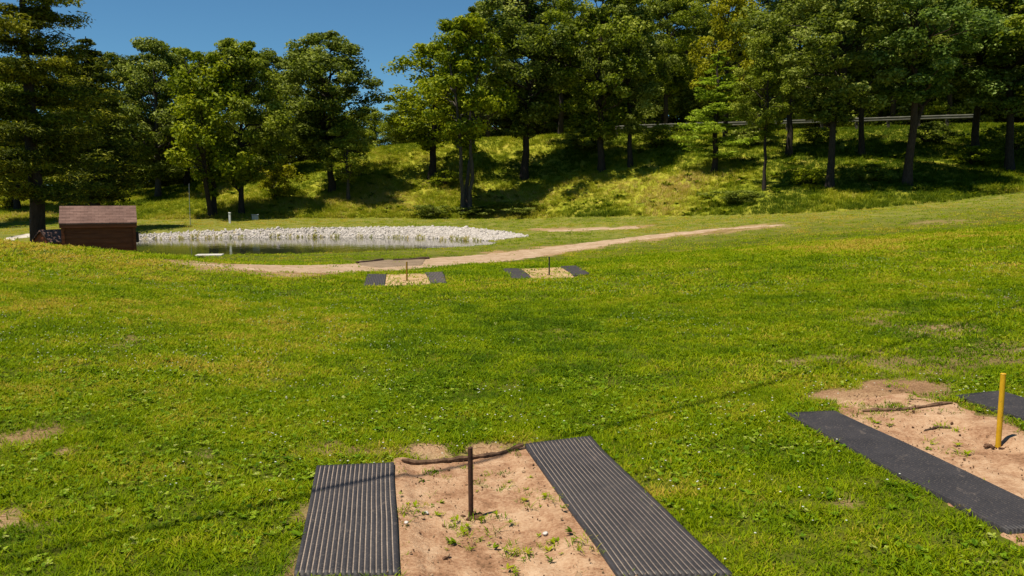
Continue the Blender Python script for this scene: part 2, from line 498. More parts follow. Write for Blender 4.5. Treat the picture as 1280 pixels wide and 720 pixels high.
def inside(poly, x, y):
    poly = np.asarray(poly); n = len(poly); c = np.zeros(np.shape(x), bool); j = n - 1
    for i in range(n):
        xi, yi = poly[i]; xj, yj = poly[j]
        q = ((yi > y) != (yj > y)) & (x < (xj - xi) * (y - yi) / (yj - yi + 1e-12) + xi)
        c ^= q; j = i
    return c

NOGRASS = []
def sheet(name, up, lo, mat, label, cat, off=.012, n=140, k=9, jit=.12, js=.5, seed=1, block=True, dz=None, dip=.006, dipw=.12):
    """a strip between two world polylines, draped on the ground, with ragged edges"""
    def res(P, q):
        P = np.array(P)[:, :2]; d = np.concatenate([[0], np.cumsum(np.hypot(*np.diff(P, axis=0).T))]); d /= d[-1]
        t = np.linspace(0, 1, q); return np.stack([np.interp(t, d, P[:, 0]), np.interp(t, d, P[:, 1])], -1)
    U = res(up, n); L = res(lo, n)
    dirv = U - L; ln = np.linalg.norm(dirv, axis=1)[:, None] + 1e-6; dirv = dirv / ln
    U = U + dirv * ((fbm(U[:, 0] * 3, U[:, 1] * 3, js * 3, seed) - .5) * 2 * jit)[:, None]
    L = L + dirv * ((fbm(L[:, 0] * 3, L[:, 1] * 3, js * 3, seed + 5) - .5) * 2 * jit)[:, None]
    s = np.linspace(0, 1, k)[None, :, None]
    P = L[:, None, :] * (1 - s) + U[:, None, :] * s
    x = P[..., 0].ravel(); y = P[..., 1].ravel()
    z = terrain(x, y) + off
    if dz is not None: z = z + dz(x, y)
    se = np.broadcast_to(np.linspace(0, 1, k)[None, :], (n, k)).ravel(); te = np.repeat(np.linspace(0, 1, n), k)
    wd = np.median(np.linalg.norm(U - L, axis=1)); ed = np.minimum(np.minimum(se, 1 - se) * wd, np.minimum(te, 1 - te) * np.hypot(*np.diff(L, axis=0).T).sum())
    z = z - (off + dip) * (1 - sstep(0, dipw, ed + (fbm(x, y, dipw * 1.2, seed + 9) - .5) * dipw))
    if dz is not None: z = np.minimum(z, lawn_z_smooth(x, y) + .008)
    i, j = np.meshgrid(np.arange(n - 1), np.arange(k - 1), indexing='ij')
    a = (i * k + j).ravel(); Fc = np.stack([a, a + k, a + k + 1, a + 1], -1)
    me = fast_mesh(name, np.stack([x, y, z], -1), Fc, [mat], True)
    o = tag(link(name, me), label, cat, kind='structure')
    if block: NOGRASS.append(np.concatenate([U, L[::-1]]))
    return o

# ------------------------------------------------------------------ rubber mats and stakes
MATPOLY = []
def rubber_mat(near_l, near_r, far_l, far_r, label, dusty, th=.03, ribs=18, seed=0):
    """four ground corners (x, y): a ribbed slab draped over the ground"""
    A = np.array(near_l[:2]); B = np.array(near_r[:2]); C = np.array(far_l[:2]); D = np.array(far_r[:2])
    q4 = np.array([A, B, D, C]); cc = q4.mean(0); far_ = cc[1] > 12; e4 = q4 - cc
    MATPOLY.append(cc + e4 * (1 + (.16 if far_ else .0) / np.linalg.norm(e4, axis=1)[:, None]))
    base = (A + B) / 2; rz = 0
    prof = []                                      # u along width, height, groove flag
    for r in range(ribs):
        u0 = r / ribs; w = 1 / ribs
        prof += [(u0 + .04 * w, th - .0035, 1), (u0 + .16 * w, th, 0), (u0 + .74 * w, th, 0), (u0 + .84 * w, th - .0035, 1)]
    prof = [(0, 0.0, 0), (0, th - .004, 0)] + prof + [(1, th - .004, 0), (1, 0.0, 0)]
    n = 44; k = len(prof)
    V = []; gr = []
    for i in range(n):
        t = i / (n - 1)
        l = A * (1 - t) + C * t; r = B * (1 - t) + D * t
        wv = (r - l) / np.linalg.norm(r - l)
        l = l + wv * .012 * (float(vnoise(t * 5, seed + .5, 1, 7)) - .5); r = r + wv * .012 * (float(vnoise(t * 5, seed + .5, 1, 9)) - .5)
        for (u, h, g) in prof:
            p = l * (1 - u) + r * u
            wav = .004 * math.sin(t * 7 + seed) * math.sin(u * 3 + seed) + (.010 * max(0, t - .9) * 10 if seed % 2 else 0)
            V.append((p[0], p[1], 0.0)); gr.append((h + wav if h > 0 else -.02, g))
    V = np.array(V); zz = lawn_z_smooth(V[:, 0], V[:, 1])
    V[:, 2] = zz + np.array([g[0] for g in gr])
    c0 = np.array([base[0], base[1], T(*base)])
    fc = []; gf = []
    for i in range(n - 1):
        for j in range(k - 1):
            a = i * k + j; fc.append((a, a + 1, a + k + 1, a + k))
            gf.append(1.0 if prof[j][2] and prof[j + 1][2] else 0.0)
    # end caps: close with strips down to the ground
    me_v = V - c0
    ne = len(me_v)
    ext = []
    for i in (0, n - 1):
        row = me_v[i * k:(i + 1) * k].copy(); row[:, 2] = row[:, 2].min() - .01; ext.append(row)
    me_v = np.concatenate([me_v] + ext)
    for q, i in enumerate((0, n - 1)):
        for j in range(k - 1):
            a = i * k + j; b = ne + q * k + j
            fc.append((a, b, b + 1, a + 1) if q == 0 else (a, a + 1, b + 1, b)); gf.append(0.0)
    me = fast_mesh('rubber_mat', me_v, np.array(fc), [M['rubber']], False, face_attr={'groove': gf, 'dusty': np.full(len(gf), dusty)})
    return tag(link('rubber_mat', me, None, tuple(c0)), label, 'rubber mat', 'rubber mats beside the horseshoe pits')

def lawn_z_smooth(x, y):
    global PITS
    keep = PITS; PITS = []
    z = terrain(x, y); PITS = keep
    return z

def stake(x, y, h, r, mat, label, lean=(0, 0), seed=0):
    z = T(x, y) + (.014 if y < 9 else .01)
    o = empty('horseshoe_stake', (x, y, z), 0, label, 'stake', 'stakes of the horseshoe courts')
    b = MB()
    pts = [(lean[0] * t, lean[1] * t, -.12 + (h + .12) * t) for t in np.linspace(0, 1, 9)]
    b.tube(pts, [r] * 8 + [r], 14)
    b.tube([(lean[0], lean[1], h - .0005), (lean[0], lean[1], h + .003)], [r * 1.06, r * .9], 14)
    b.build('rod', mat, o, smooth=False)
    s = MB(); rn = random.Random(seed)
    for k in range(16):                       # loosened soil around the foot
        a = rn.random() * 6.283; d = r + rn.random() * .035; q = .006 + rn.random() * .010
        s.box((math.cos(a) * d * 1.5, math.sin(a) * d, q * .3), (q * 2, q * 1.6, q * 1.3), rn.random() * 3, 0, q * .35)
    s.build('loose_soil', M['soil'], o)
    return o

def make_court():
    H = lambda a, b: hit(a, b, lawn_z_smooth)
    # near left-hand court
    rubber_mat(H(368, 724), H(500, 724), H(396, 588), H(492, 584), 'ribbed black rubber mat left of the rusty stake, dusty grooves', 1.0, seed=2)
    rubber_mat(H(772, 728), H(915, 724), H(656, 562), H(738, 552), 'ribbed black rubber mat right of the rusty stake, slanting away from it', .8, seed=3)
    # near right-hand court
    rubber_mat(H(1256, 671), H(1420, 725), H(986, 522), H(1046, 517), 'long smooth black mat left of the near yellow stake', .12, seed=4) if False else None
    a = H(1258, 672); f_l = H(984, 522); f_r = H(1044, 518)
    w = np.array(f_r[:2]) - np.array(f_l[:2])
    rubber_mat(a, (a[0] + w[0], a[1] + w[1]), f_l, f_r, 'long plain black mat between green lawn and the near yellow stake', .10, seed=4)
    g_l = H(1194, 499); g_r = H(1252, 493); d = np.array(a[:2]) - np.array(f_l[:2])
    rubber_mat((g_l[0] + d[0], g_l[1] + d[1]), (g_r[0] + d[0], g_r[1] + d[1]), g_l, g_r, 'plain black mat on the far side of the near yellow stake', .10, seed=6)
    # far courts
    rubber_mat(H(455, 357), H(481, 357), H(459, 344), H(483, 344), 'far black mat on the left of the thin yellow stake', .35, .025, 12, 8)
    rubber_mat(H(538, 354.5), H(558, 354), H(531, 342.5), H(554, 341.5), 'far greyish mat on the right of the thin yellow stake', 1.0, .025, 12, 9)
    rubber_mat(H(640, 348.5), H(664, 348), H(628, 337), H(650, 336.5), 'far black mat on the left of the thin dark stake', .35, .025, 12, 10)
    rubber_mat(H(717, 346), H(737, 343), H(700, 334), H(720, 333), 'far black mat on the right of the thin dark stake', .35, .025, 12, 12)
    # sand beds
    st = [hit(589, 651)[:2], hit(1247, 563)[:2]]
    def dz(x, y):
        h = (fbm(x, y, .5, 31) - .5) * .03 + (fbm(x, y, .13, 33) - .5) * .022 + (fbm(x, y, .04, 35) - .5) * .006
        for (sx, sy) in st:
            d = np.hypot(x - sx, y - sy); h = h - .018 * np.exp(-(d / .16) ** 2)
        return h
    sheet('dirt_pit', [H(470, 732), H(472, 640), H(474, 596), H(492, 572)], [H(815, 732), H(745, 640), H(690, 580), H(664, 556)], M['sand'],
          'bare reddish dirt pit around the rusty stake', 'dirt pit', .030, 160, 70, .03, .12, 3, dz=dz, dipw=.06)
    sheet('dirt_pit', [H(1270, 690), H(1172, 610), H(1082, 550), H(1044, 521), H(1046, 502)], [H(1430, 640), H(1330, 570), H(1262, 530), H(1195, 502), H(1128, 492)], M['sand'],
          'bare reddish dirt pit around the near yellow stake', 'dirt pit', .030, 160, 60, .12, .2, 9, dz=dz, dipw=.08)
    sheet('dirt_pit', [H(479, 357.5), H(482, 344)], [H(540, 355.5), H(533, 342)], M['sandfar'], 'pale sand bed of the far pit with the thin yellow stake', 'dirt pit', .016, 30, 30, .02, .3, 5, dipw=.03)
    sheet('dirt_pit', [H(662, 348.8), H(648, 336.5)], [H(719, 347), H(702, 334.5)], M['sandfar'], 'pale sand bed of the far pit with the thin dark stake', 'dirt pit', .016, 30, 30, .02, .3, 6, dipw=.03)
    # stakes
    p = hit(589, 651); stake(p[0], p[1], .385, .0135, M['rust_steel'], 'rusty brown steel stake in the nearest dirt pit', (-.003, 0), 1)
    p = hit(1247, 563); stake(p[0], p[1], .47, .0165, M['yellow'], 'thick yellow painted stake in the dirt pit at right', (.004, 0), 2)
    p = hit(508.5, 352); stake(p[0], p[1], .37, .016, M['ochre'], 'thin distant dull yellow stake in pale sand', (.005, 0), 3)
    p = hit(686.5, 345); stake(p[0], p[1], .38, .015, M['dark_steel'], 'thin distant dark stake in pale sand', (0, 0), 4)
    # half buried timbers at the back of the near pits
    def timber(name, pts, r, label, mat, seed, up=.006):
        rn = random.Random(seed); P = []
        q = len(pts)
        for a, b in zip(pts[:-1], pts[1:]):
            for t in np.linspace(0, 1, 8, endpoint=False): P.append((a[0] * (1 - t) + b[0] * t, a[1] * (1 - t) + b[1] * t))
        P.append(pts[-1][:2])
        P3 = [(x, y, T(x, y) + up + r * .55 + rn.uniform(-.003, .003)) for x, y in P]
        c = P3[len(P3) // 2]; b = MB()
        rr = [r * (.75 + .5 * rn.random()) for _ in P3]; rr[0] *= .5; rr[-1] *= .5
        b.tube([(x - c[0], y - c[1], z - c[2]) for x, y, z in P3], rr, 7)
        return tag(b.build(name, mat, None, c), label, 'timber')
    timber('edging_timber', [H(502, 580), H(560, 575), H(610, 568), H(654, 563)], .016, 'weathered half buried timber across the back of the rusty stake pit', M['timber'], 3, .034)
    timber('edging_timber', [H(1078, 517), H(1130, 515), H(1190, 506)], .016, 'weathered half buried timber across the back of the yellow stake pit', M['timber'], 5)
    timber('dark_strip', [H(1155, 537), H(1172, 532), H(1190, 533)], .008, 'short thin dark strip on the dirt behind the near yellow stake', M['timberd'], 8, .03)  # thin dark tube laid on the pit dirt
    # pale stones lying in the near pit
    for k, (a, b, s, lab) in enumerate([(533, 651, .018, 'small pale stone on dirt left of the rusty stake'),
                                        (682, 676, .016, 'small pale stone on dirt right of the rusty stake'),
                                        (508, 663, .014, 'tiny pale stone near the inner edge of the left ribbed mat')]):
        p = hit(a, b); v, f = rock(s, 40 + k)
        tag(link('pale_stone', fast_mesh('pale_stone', v, f, [M['pebble']]), None, (p[0], p[1], p[2] + .034 + s * .2)), lab, 'stone', 'pale stones in the dirt pit')

def rock(s, seed):
    rn = np.random.default_rng(seed)
    import bmesh
    bm = bmesh.new(); bmesh.ops.create_icosphere(bm, subdivisions=2, radius=1)
    V = np.array([v.co[:] for v in bm.verts]); Fc = np.array([[q.index for q in f.verts] for f in bm.faces]); bm.free()
    for _ in range(9):                                   # planar chips
        d = rn.normal(size=3); d /= np.linalg.norm(d); h = rn.uniform(.55, .85)
        e = V @ d - h; V = V - np.where(e > 0, e, 0)[:, None] * d
    V *= np.array([rn.uniform(.8, 1.3), rn.uniform(.7, 1.1), rn.uniform(.5, .8)]) * s
    return V, Fc

# ------------------------------------------------------------------ instanced ground cover
def scatter(name, pts, scl, rot, tint, protos, label, cat):
    """a point mesh whose vertices carry instances of the prototypes"""
    n = len(pts)
    me = bpy.data.meshes.new(name); me.vertices.add(n)
    me.vertices.foreach_set('co', np.ascontiguousarray(pts, np.float32).ravel())
    for a, arr in (('scl', scl), ('tint', tint)):
        at = me.attributes.new(a, 'FLOAT', 'POINT'); at.data.foreach_set('value', np.ascontiguousarray(arr, np.float32))
    at = me.attributes.new('rot', 'FLOAT_VECTOR', 'POINT'); at.data.foreach_set('vector', np.ascontiguousarray(rot, np.float32).ravel())
    at = me.attributes.new('pick', 'INT', 'POINT'); at.data.foreach_set('value', RNG.integers(0, len(protos), n).astype(np.int32))
    o = tag(link(name, me), label, cat, kind='stuff')
    g = bpy.data.node_groups.new(name + '_scatter', 'GeometryNodeTree')
    g.interface.new_socket('Geometry', in_out='INPUT', socket_type='NodeSocketGeometry')
    g.interface.new_socket('Geometry', in_out='OUTPUT', socket_type='NodeSocketGeometry')
    N = g.nodes; L = g.links
    gi = N.new('NodeGroupInput'); go = N.new('NodeGroupOutput')
    io = N.new('GeometryNodeInstanceOnPoints'); jn = N.new('GeometryNodeJoinGeometry')
    for p in reversed(protos):
        oi = N.new('GeometryNodeObjectInfo'); oi.inputs['Object'].default_value = p; oi.inputs['As Instance'].default_value = True
        L.new(oi.outputs['Geometry'], jn.inputs[0])
    def na(nm, ty):
        q = N.new('GeometryNodeInputNamedAttribute'); q.data_type = ty; q.inputs['Name'].default_value = nm
        return q.outputs['Attribute']
    L.new(gi.outputs[0], io.inputs['Points']); L.new(jn.outputs[0], io.inputs['Instance'])
    io.inputs['Pick Instance'].default_value = True
    L.new(na('pick', 'INT'), io.inputs['Instance Index']); L.new(na('scl', 'FLOAT'), io.inputs['Scale'])
    e2r = N.new('FunctionNodeEulerToRotation'); L.new(na('rot', 'FLOAT_VECTOR'), e2r.inputs[0]); L.new(e2r.outputs[0], io.inputs['Rotation'])
    L.new(io.outputs[0], go.inputs[0])
    md = o.modifiers.new('scatter', 'NODES'); md.node_group = g
    return o

def proto(name, me):
    return bpy.data.objects.new(name, me)           # never linked: only a source for the scatter

def tuft(seed, n, h, w, spread, splay, mat, curl=.5, flat_=False):
    rn = np.random.default_rng(seed); V = []; Fc = []; sh = []
    for b in range(n):
        a = rn.uniform(0, 6.283); r = spread * math.sqrt(rn.random()); base = np.array([math.cos(a) * r, math.sin(a) * r, -.004])
        da = rn.uniform(0, 6.283); out = np.array([math.cos(da), math.sin(da), 0]); side = np.array([-out[1], out[0], 0])
        hh = h * rn.uniform(.55, 1.15); lean = splay * rn.uniform(.2, 1.2); ww = w * rn.uniform(.7, 1.3)
        q = []
        for t, wf in ((0, .8), (.45, 1.0), (.8, .65), (1, .06)):
            p = base + out * (hh * (lean * t + curl * lean * t * t)) + np.array([0, 0, hh * (t - .28 * lean * t * t)])
            q.append(p - side * ww * wf / 2); q.append(p + side * ww * wf / 2)
        i0 = len(V); V += q
        for k in range(3): Fc.append((i0 + 2 * k, i0 + 2 * k + 1, i0 + 2 * k + 3, i0 + 2 * k + 2))
        s = rn.random(); sh += [s] * 3
    return fast_mesh('tuft', np.array(V), np.array(Fc), [mat], True, face_attr={'shade': sh})

def weed(seed, n, h, mat, wide=.25):
    """broad low leaves in a rosette"""
    rn = np.random.default_rng(seed); V = []; Fc = []; sh = []
    for b in range(n):
        da = rn.uniform(0, 6.283); out = np.array([math.cos(da), math.sin(da), 0]); side = np.array([-out[1], out[0], 0])
        L_ = h * rn.uniform(.6, 1.2); up = rn.uniform(.2, .9); w = L_ * wide * rn.uniform(.75, 1.3); i0 = len(V)
        for t, wf in ((.05, .2), (.4, 1), (.75, .8), (1, .08)):
            p = out * L_ * t * (1 - .3 * up) + np.array([0, 0, L_ * (up * t - .45 * up * t * t) + .004])
            V.append(p - side * w * wf / 2); V.append(p + side * w * wf / 2)
        for k in range(3): Fc.append((i0 + 2 * k, i0 + 2 * k + 1, i0 + 2 * k + 3, i0 + 2 * k + 2))
        sh += [rn.random()] * 3
    return fast_mesh('weed', np.array(V), np.array(Fc), [mat], True, face_attr={'shade': sh})

def wedge_points(y0, y1, dens, marg=1.5):
    A = .63 * 2 * (y1 + y0) / 2 * (y1 - y0) + marg * 2 * (y1 - y0)
    n = int(A * dens)
    y = np.sqrt(RNG.uniform(y0 * y0, y1 * y1, n)); x = RNG.uniform(-1, 1, n) * (.63 * y + marg)
    return x, y

def blocked(x, y, polys):
    b = np.zeros(len(x), bool)
    for p in polys: b |= inside(p, x, y)
    return b

def lawn_tint(x, y):
    t = .40 + (fbm(x, y, 2.6, 51) - .5) * .6 + (fbm(x, y, .35, 53) - .5) * .7
    t = t + .20 * sstep(6, 13, x + .3 * y - 4) * sstep(.42, .62, fbm(x, y, 3.5, 58)) + .13 * sstep(3, 8, -x) * sstep(.45, .62, fbm(x, y, 2.0, 59))
    t = t + .08 * sstep(2, 9, x) * (fbm(x, y, 1.4, 57)) + .10 * sstep(2, 8, -x) + .10 * sstep(9, 16, y)
    return t

def make_grass():
    P = [proto('tuft', tuft(100 + k, 16, .036, .0046, .055, .95, M['blade'])) for k in range(6)]
    Pm = [proto('tuft', tuft(120 + k, 16, .040, .0080, .09, .95, M['blade'])) for k in range(6)]
    Pf = [proto('tuft', tuft(140 + k, 16, .048, .016, .17, .95, M['blade'])) for k in range(6)]
    def put(name, y0, y1, dens, pr, s0, label, fade=None):
        x, y = wedge_points(y0, y1, dens); jit = .055 if y1 < 14 else .30
        k = ~blocked(x + RNG.normal(0, .007, len(x)), y + RNG.normal(0, .007, len(x)), MATPOLY)
        pit = blocked(x + RNG.normal(0, jit, len(x)), y + RNG.normal(0, jit, len(x)), NOGRASS)
        k &= ~(pit & (fbm(x, y, .25, 61) + RNG.normal(0, .05, len(x)) < (.80 if y1 < 14 else .74)))
        k &= bare_mask(x, y) < RNG.uniform(.3, 1.0, len(x))
        k &= ~((pond_r(x, y) < 1.06))
        k &= y < np.interp(x, TOE[0], TOE[1]) + .1
        thin = fbm(x, y, .45, 63)
        k &= RNG.random(len(x)) < np.clip(.55 + 1.5 * (thin - .2), .5, 1)
        x, y = x[k], y[k]; n = len(x)
        z = terrain(x, y)
        hv = 1.0 if y1 < 8 else .55
        sc = s0 * RNG.uniform(1 - .45 * hv, 1.2, n) * (1 + hv * (-.45 + .9 * fbm(x, y, .22, 65)))
        rot = np.stack([RNG.normal(0, .12, n), RNG.normal(0, .12, n), RNG.uniform(0, 6.28, n)], -1)
        scatter(name, np.stack([x, y, z], -1), sc, rot, lawn_tint(x, y) + RNG.normal(0, .10, n), pr, label, 'grass')
    put('grass', 3.2, 7.0, 1100, P, 1.0, 'short mown green grass around the nearest pits')
    put('grass', 7.0, 13.0, 420, Pm, .95, 'short mown green grass in the middle of the lawn')
    put('grass', 13.0, 24.0, 110, Pf, .9, 'short mown grass on the rise before the dirt path')
    put('grass', 24.0, 50.0, 16, Pf, 1.0, 'thin mown grass around the pond')
    # weeds and clover in the lawn
    W = [proto('weed', weed(200 + k, 14, .055, M['clover_leaf'])) for k in range(4)]
    Cl = [proto('clover_leaves', weed(220 + k, 12, .022, M['clover_leaf'], .5)) for k in range(4)]
    for (ya, yb, de, sc0) in ((3.3, 7.5, 330, 1.0), (7.5, 12.5, 60, 1.1)):
        x, y = wedge_points(ya, yb, de); cm = fbm(x, y, .9, 73) + .35 * (fbm(x, y, .18, 74) - .5)
        k = ~blocked(x, y, MATPOLY + NOGRASS) & (cm > .47) & (bare_mask(x, y) < .5); x, y = x[k], y[k]; n = len(x)
        scatter('clover_leaves', np.stack([x, y, terrain(x, y) + .010], -1), sc0 * RNG.uniform(.6, 1.3, n), np.stack([RNG.normal(0, .2, n), RNG.normal(0, .2, n), RNG.uniform(0, 6.3, n)], -1),
                RNG.normal(.42, .2, n), Cl, ('low clover leaves mixed into the near grass', 'low clover leaves mixed into the grass farther up the lawn')[ya > 5], 'clover')
    x, y = wedge_points(3.4, 18, 9)
    k = ~blocked(x, y, MATPOLY + NOGRASS) & (fbm(x, y, 1.1, 71) > .52) & (bare_mask(x, y) < .5)
    x, y = x[k], y[k]; n = len(x)
    scatter('lawn_weeds', np.stack([x, y, terrain(x, y) + .004], -1), RNG.uniform(.5, 1.3, n), np.stack([np.zeros(n), np.zeros(n), RNG.uniform(0, 6.3, n)], -1),
            RNG.normal(.22, .14, n), W, 'broad leaved weeds scattered through the lawn', 'weeds')
    # little plants in the dirt pits
    px = [(430 + 0, 0)]
    spots = [(560, 597), (535, 598), (600, 612), (620, 606), (680, 627), (692, 632), (660, 622), (578, 688), (600, 684), (640, 700), (650, 712), (555, 660), (578, 661),
             (622, 658), (690, 700), (705, 686), (745, 692), (512, 642), (530, 640), (640, 568), (1100, 530), (1180, 540), (1165, 565), (1195, 572), (1215, 502), (1230, 510), (1215, 640), (1190, 600), (1120, 487), (1150, 500)]
    xs, ys = [], []
    for a, b in spots:
        p = hit(a, b)
        for q in range(7):
            xs.append(p[0] + RNG.normal(0, .055)); ys.append(p[1] + RNG.normal(0, .07))
    x = np.array(xs); y = np.array(ys); k = ~blocked(x, y, MATPOLY); x, y = x[k], y[k]; n = len(x)
    Wt = [proto('weed', weed(230 + k, 9, .045, M['blade'])) for k in range(3)] + P[:3]
    scatter('pit_weeds', np.stack([x, y, terrain(x, y) + .028], -1), RNG.uniform(.3, 1.05, n), np.stack([np.zeros(n), np.zeros(n), RNG.uniform(0, 6.3, n)], -1),
            RNG.normal(.48, .16, n), Wt, 'sparse green sprouts growing in the dirt pits', 'weeds')
    # crumbs of soil and dead bits in the pits
    nn = 9000; x, y = wedge_points(3.4, 8.2, 900)
    k = blocked(x, y, NOGRASS) & ~blocked(x, y, MATPOLY) & (RNG.random(len(x)) < .15 + 1.1 * (fbm(x, y, .3, 95) - .3)); x, y = x[k], y[k]; n = len(x)
    D = [proto('crumb', fast_mesh('crumb', *rock(.0045, 400 + q), [M['soil'] if q % 2 else M['crumb']])) for q in range(4)]
    scatter('pit_debris', np.stack([x, y, terrain(x, y) + .034], -1), np.exp(RNG.normal(-.4, .6, n)), RNG.uniform(0, 6.28, (n, 3)), np.zeros(n), D, 'crumbs of soil and grit strewn over the dirt pits', 'debris')
    # clover heads
    v, f = rock(.0055, 3)
    C = [proto('clover', fast_mesh('clover', v + np.array([0, 0, .034]), f, [M['clover']]))]
    x, y = wedge_points(3.6, 16, 32)
    k = ~blocked(x, y, MATPOLY + NOGRASS) & (fbm(x, y, 1.6, 75) > .54)
    x, y = x[k], y[k]; n = len(x)
    scatter('clover_blossoms', np.stack([x, y, terrain(x, y)], -1), RNG.uniform(.7, 1.2, n), np.zeros((n, 3)), np.zeros(n), C, 'tiny white clover heads dotted through the lawn', 'clover')

def make_bank_growth():
    n = 90000
    x = RNG.uniform(-48, 52, n); ty = np.interp(x, TOE[0], TOE[1]); cy = np.interp(x, CREST[0], CREST[1])
    s = RNG.random(n) ** 1.15; y = ty + s * (cy - ty + 2)
    k = (np.abs(x) < .66 * y + 3) & (RNG.random(n) < .25 + .9 * fbm(x, y, 1.3, 81))
    x, y = x[k], y[k]; n = len(x)
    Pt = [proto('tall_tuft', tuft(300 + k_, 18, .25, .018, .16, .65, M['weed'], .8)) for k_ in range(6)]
    sc = RNG.uniform(.45, 1.0, n) * (.65 + .7 * fbm(x, y, 2.2, 83))
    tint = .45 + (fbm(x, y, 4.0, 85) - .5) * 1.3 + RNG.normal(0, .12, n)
    tint = tint + .05 - .34 * sstep(6, 20, x)  # greener to the right, with tree shade worked into the tint
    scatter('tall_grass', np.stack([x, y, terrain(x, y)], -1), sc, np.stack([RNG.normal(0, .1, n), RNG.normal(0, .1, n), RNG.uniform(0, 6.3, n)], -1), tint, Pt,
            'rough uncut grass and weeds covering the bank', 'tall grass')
    # broad weeds on the bank
    n = 2500
    x = RNG.uniform(-48, 52, n); ty = np.interp(x, TOE[0], TOE[1]); cy = np.interp(x, CREST[0], CREST[1]); y = ty + .3 + RNG.random(n) * (cy - ty)
    k = fbm(x, y, 2.4, 91) > .55; x, y = x[k], y[k]; n = len(x)
    Wb = [proto('weed', weed(330 + q, 22, .45, M['weed'])) for q in range(4)]
    scatter('bank_weeds', np.stack([x, y, terrain(x, y)], -1), RNG.uniform(.4, 1.0, n), np.stack([np.zeros(n), np.zeros(n), RNG.uniform(0, 6.3, n)], -1), RNG.normal(.2, .12, n), Wb,
            'leafy green weeds growing in patches on the bank', 'weeds')

# ------------------------------------------------------------------ pond and riprap
def make_pond():
    n = 96; a = np.arange(n) * 2 * math.pi / n; c, s = math.cos(PONDA), math.sin(PONDA)
    u = np.cos(a) * PONDR[0] * 1.3; v = np.sin(a) * PONDR[1] * 1.3
    V = np.stack([PONDC[0] + u * c - v * s, PONDC[1] + u * s + v * c, np.full(n, WATER_Z)], -1)
    me = bpy.data.meshes.new('water'); me.from_pydata([tuple(q) for q in V], [], [list(range(n))]); me.materials.append(M['water']); me.update()
    tag(link('water', me), 'still dark pond water below the white stones', 'water', kind='structure')
    up = [(160, 294), (250, 289.5), (350, 286.3), (450, 284.5), (540, 284), (590, 286), (630, 290.5), (660, 295.5)]
    U = [hit(a_, b_)[:2] for a_, b_ in up]
    lo = [(660, 296), (600, 301), (540, 304)]
    Lq = [hit(a_, b_)[:2] for a_, b_ in lo]
    # waterline on the far side
    far = []
    for ang in np.linspace(math.radians(12), math.radians(165), 24):
        for r in np.arange(1.4, .6, -.01):
            uu = math.cos(ang) * PONDR[0] * r; vv = math.sin(ang) * PONDR[1] * r
            q = (PONDC[0] + uu * c - vv * s, PONDC[1] + uu * s + vv * c)
            if T(*q) < WATER_Z - .12: far.append(q); break
    poly = U + Lq + far
    PL = np.array(poly)
    x = RNG.uniform(PL[:, 0].min(), PL[:, 0].max(), 90000); y = RNG.uniform(PL[:, 1].min(), PL[:, 1].max(), 90000)
    k = inside(PL, x + RNG.normal(0, .10, len(x)), y + RNG.normal(0, .10, len(x))); x, y = x[k], y[k]; n = len(x)
    R = []
    for q in range(8):
        v_, f_ = rock(.058, 60 + q); R.append(proto('stone', fast_mesh('stone', v_, f_, [M['stone']])))
    sc = np.exp(RNG.normal(-.25, .38, n))
    scatter('riprap_gravel', np.stack([x, y, terrain(x, y) + .005], -1), sc, RNG.uniform(0, 6.28, (n, 3)), np.zeros(n), R, 'broken white limestone riprap lining the far pond edge', 'gravel')
    NOGRASS.append(PL)
    # plants at the waterline
    f = np.array(far); idx = RNG.integers(0, len(f), 130)
    x = f[idx, 0] + RNG.normal(0, .5, 130); y = f[idx, 1] + RNG.normal(.1, .2, 130)
    Pr = [proto('reed', tuft(360 + k_, 14, .34, .02, .12, .5, M['weed'], .6)) for k_ in range(3)]
    scatter('reeds', np.stack([x, y, np.maximum(terrain(x, y), WATER_Z)], -1), RNG.uniform(.35, .8, 130), np.stack([np.zeros(130), np.zeros(130), RNG.uniform(0, 6.3, 130)], -1),
            RNG.normal(.72, .12, 130), Pr, 'short yellowish reeds along the pond waterline', 'reeds')

# ------------------------------------------------------------------ trees
def leaf_cloud(centres, radii, nper, size, rn, flatten=.7, aspect=.62, upb=.5, sag=0.0, tints=None):
    """leaves spread through clumps; returns verts, tris, tint"""
    C = np.repeat(centres, nper, axis=0); R = np.repeat(radii, nper); n = len(C)
    d = rn.normal(size=(n, 3)); d /= np.linalg.norm(d, axis=1)[:, None]
    rr = rn.random(n) ** .55
    off = d * rr[:, None] * R[:, None]; off[:, 2] *= flatten
    p = C + off
    nrm = d * .8 + np.array([0, 0, upb * .8]) + rn.normal(size=(n, 3)) * .6
    nrm /= np.linalg.norm(nrm, axis=1)[:, None]
    t = rn.normal(size=(n, 3)); t[:, 2] -= sag
    t -= nrm * (t * nrm).sum(1)[:, None]; t /= np.linalg.norm(t, axis=1)[:, None] + 1e-9
    b = np.cross(nrm, t)
    s = size * rn.uniform(.6, 1.35, n)[:, None]
    V = np.empty((n, 4, 3))
    V[:, 0] = p - t * s * .5; V[:, 1] = p + b * s * aspect * .5 + nrm * s * .10
    V[:, 2] = p + t * s * .5; V[:, 3] = p - b * s * aspect * .5 + nrm * s * .10
    i = np.arange(n)[:, None] * 4
    Fc = np.concatenate([i + np.array([0, 1, 2]), i + np.array([0, 2, 3])], 1).reshape(-1, 3)
    ct = rn.normal(.5, .17, len(centres)) if tints is None else tints
    tint = np.repeat(np.repeat(ct, nper) + rn.normal(0, .22, n), 2)
    return V.reshape(-1, 3), Fc, tint

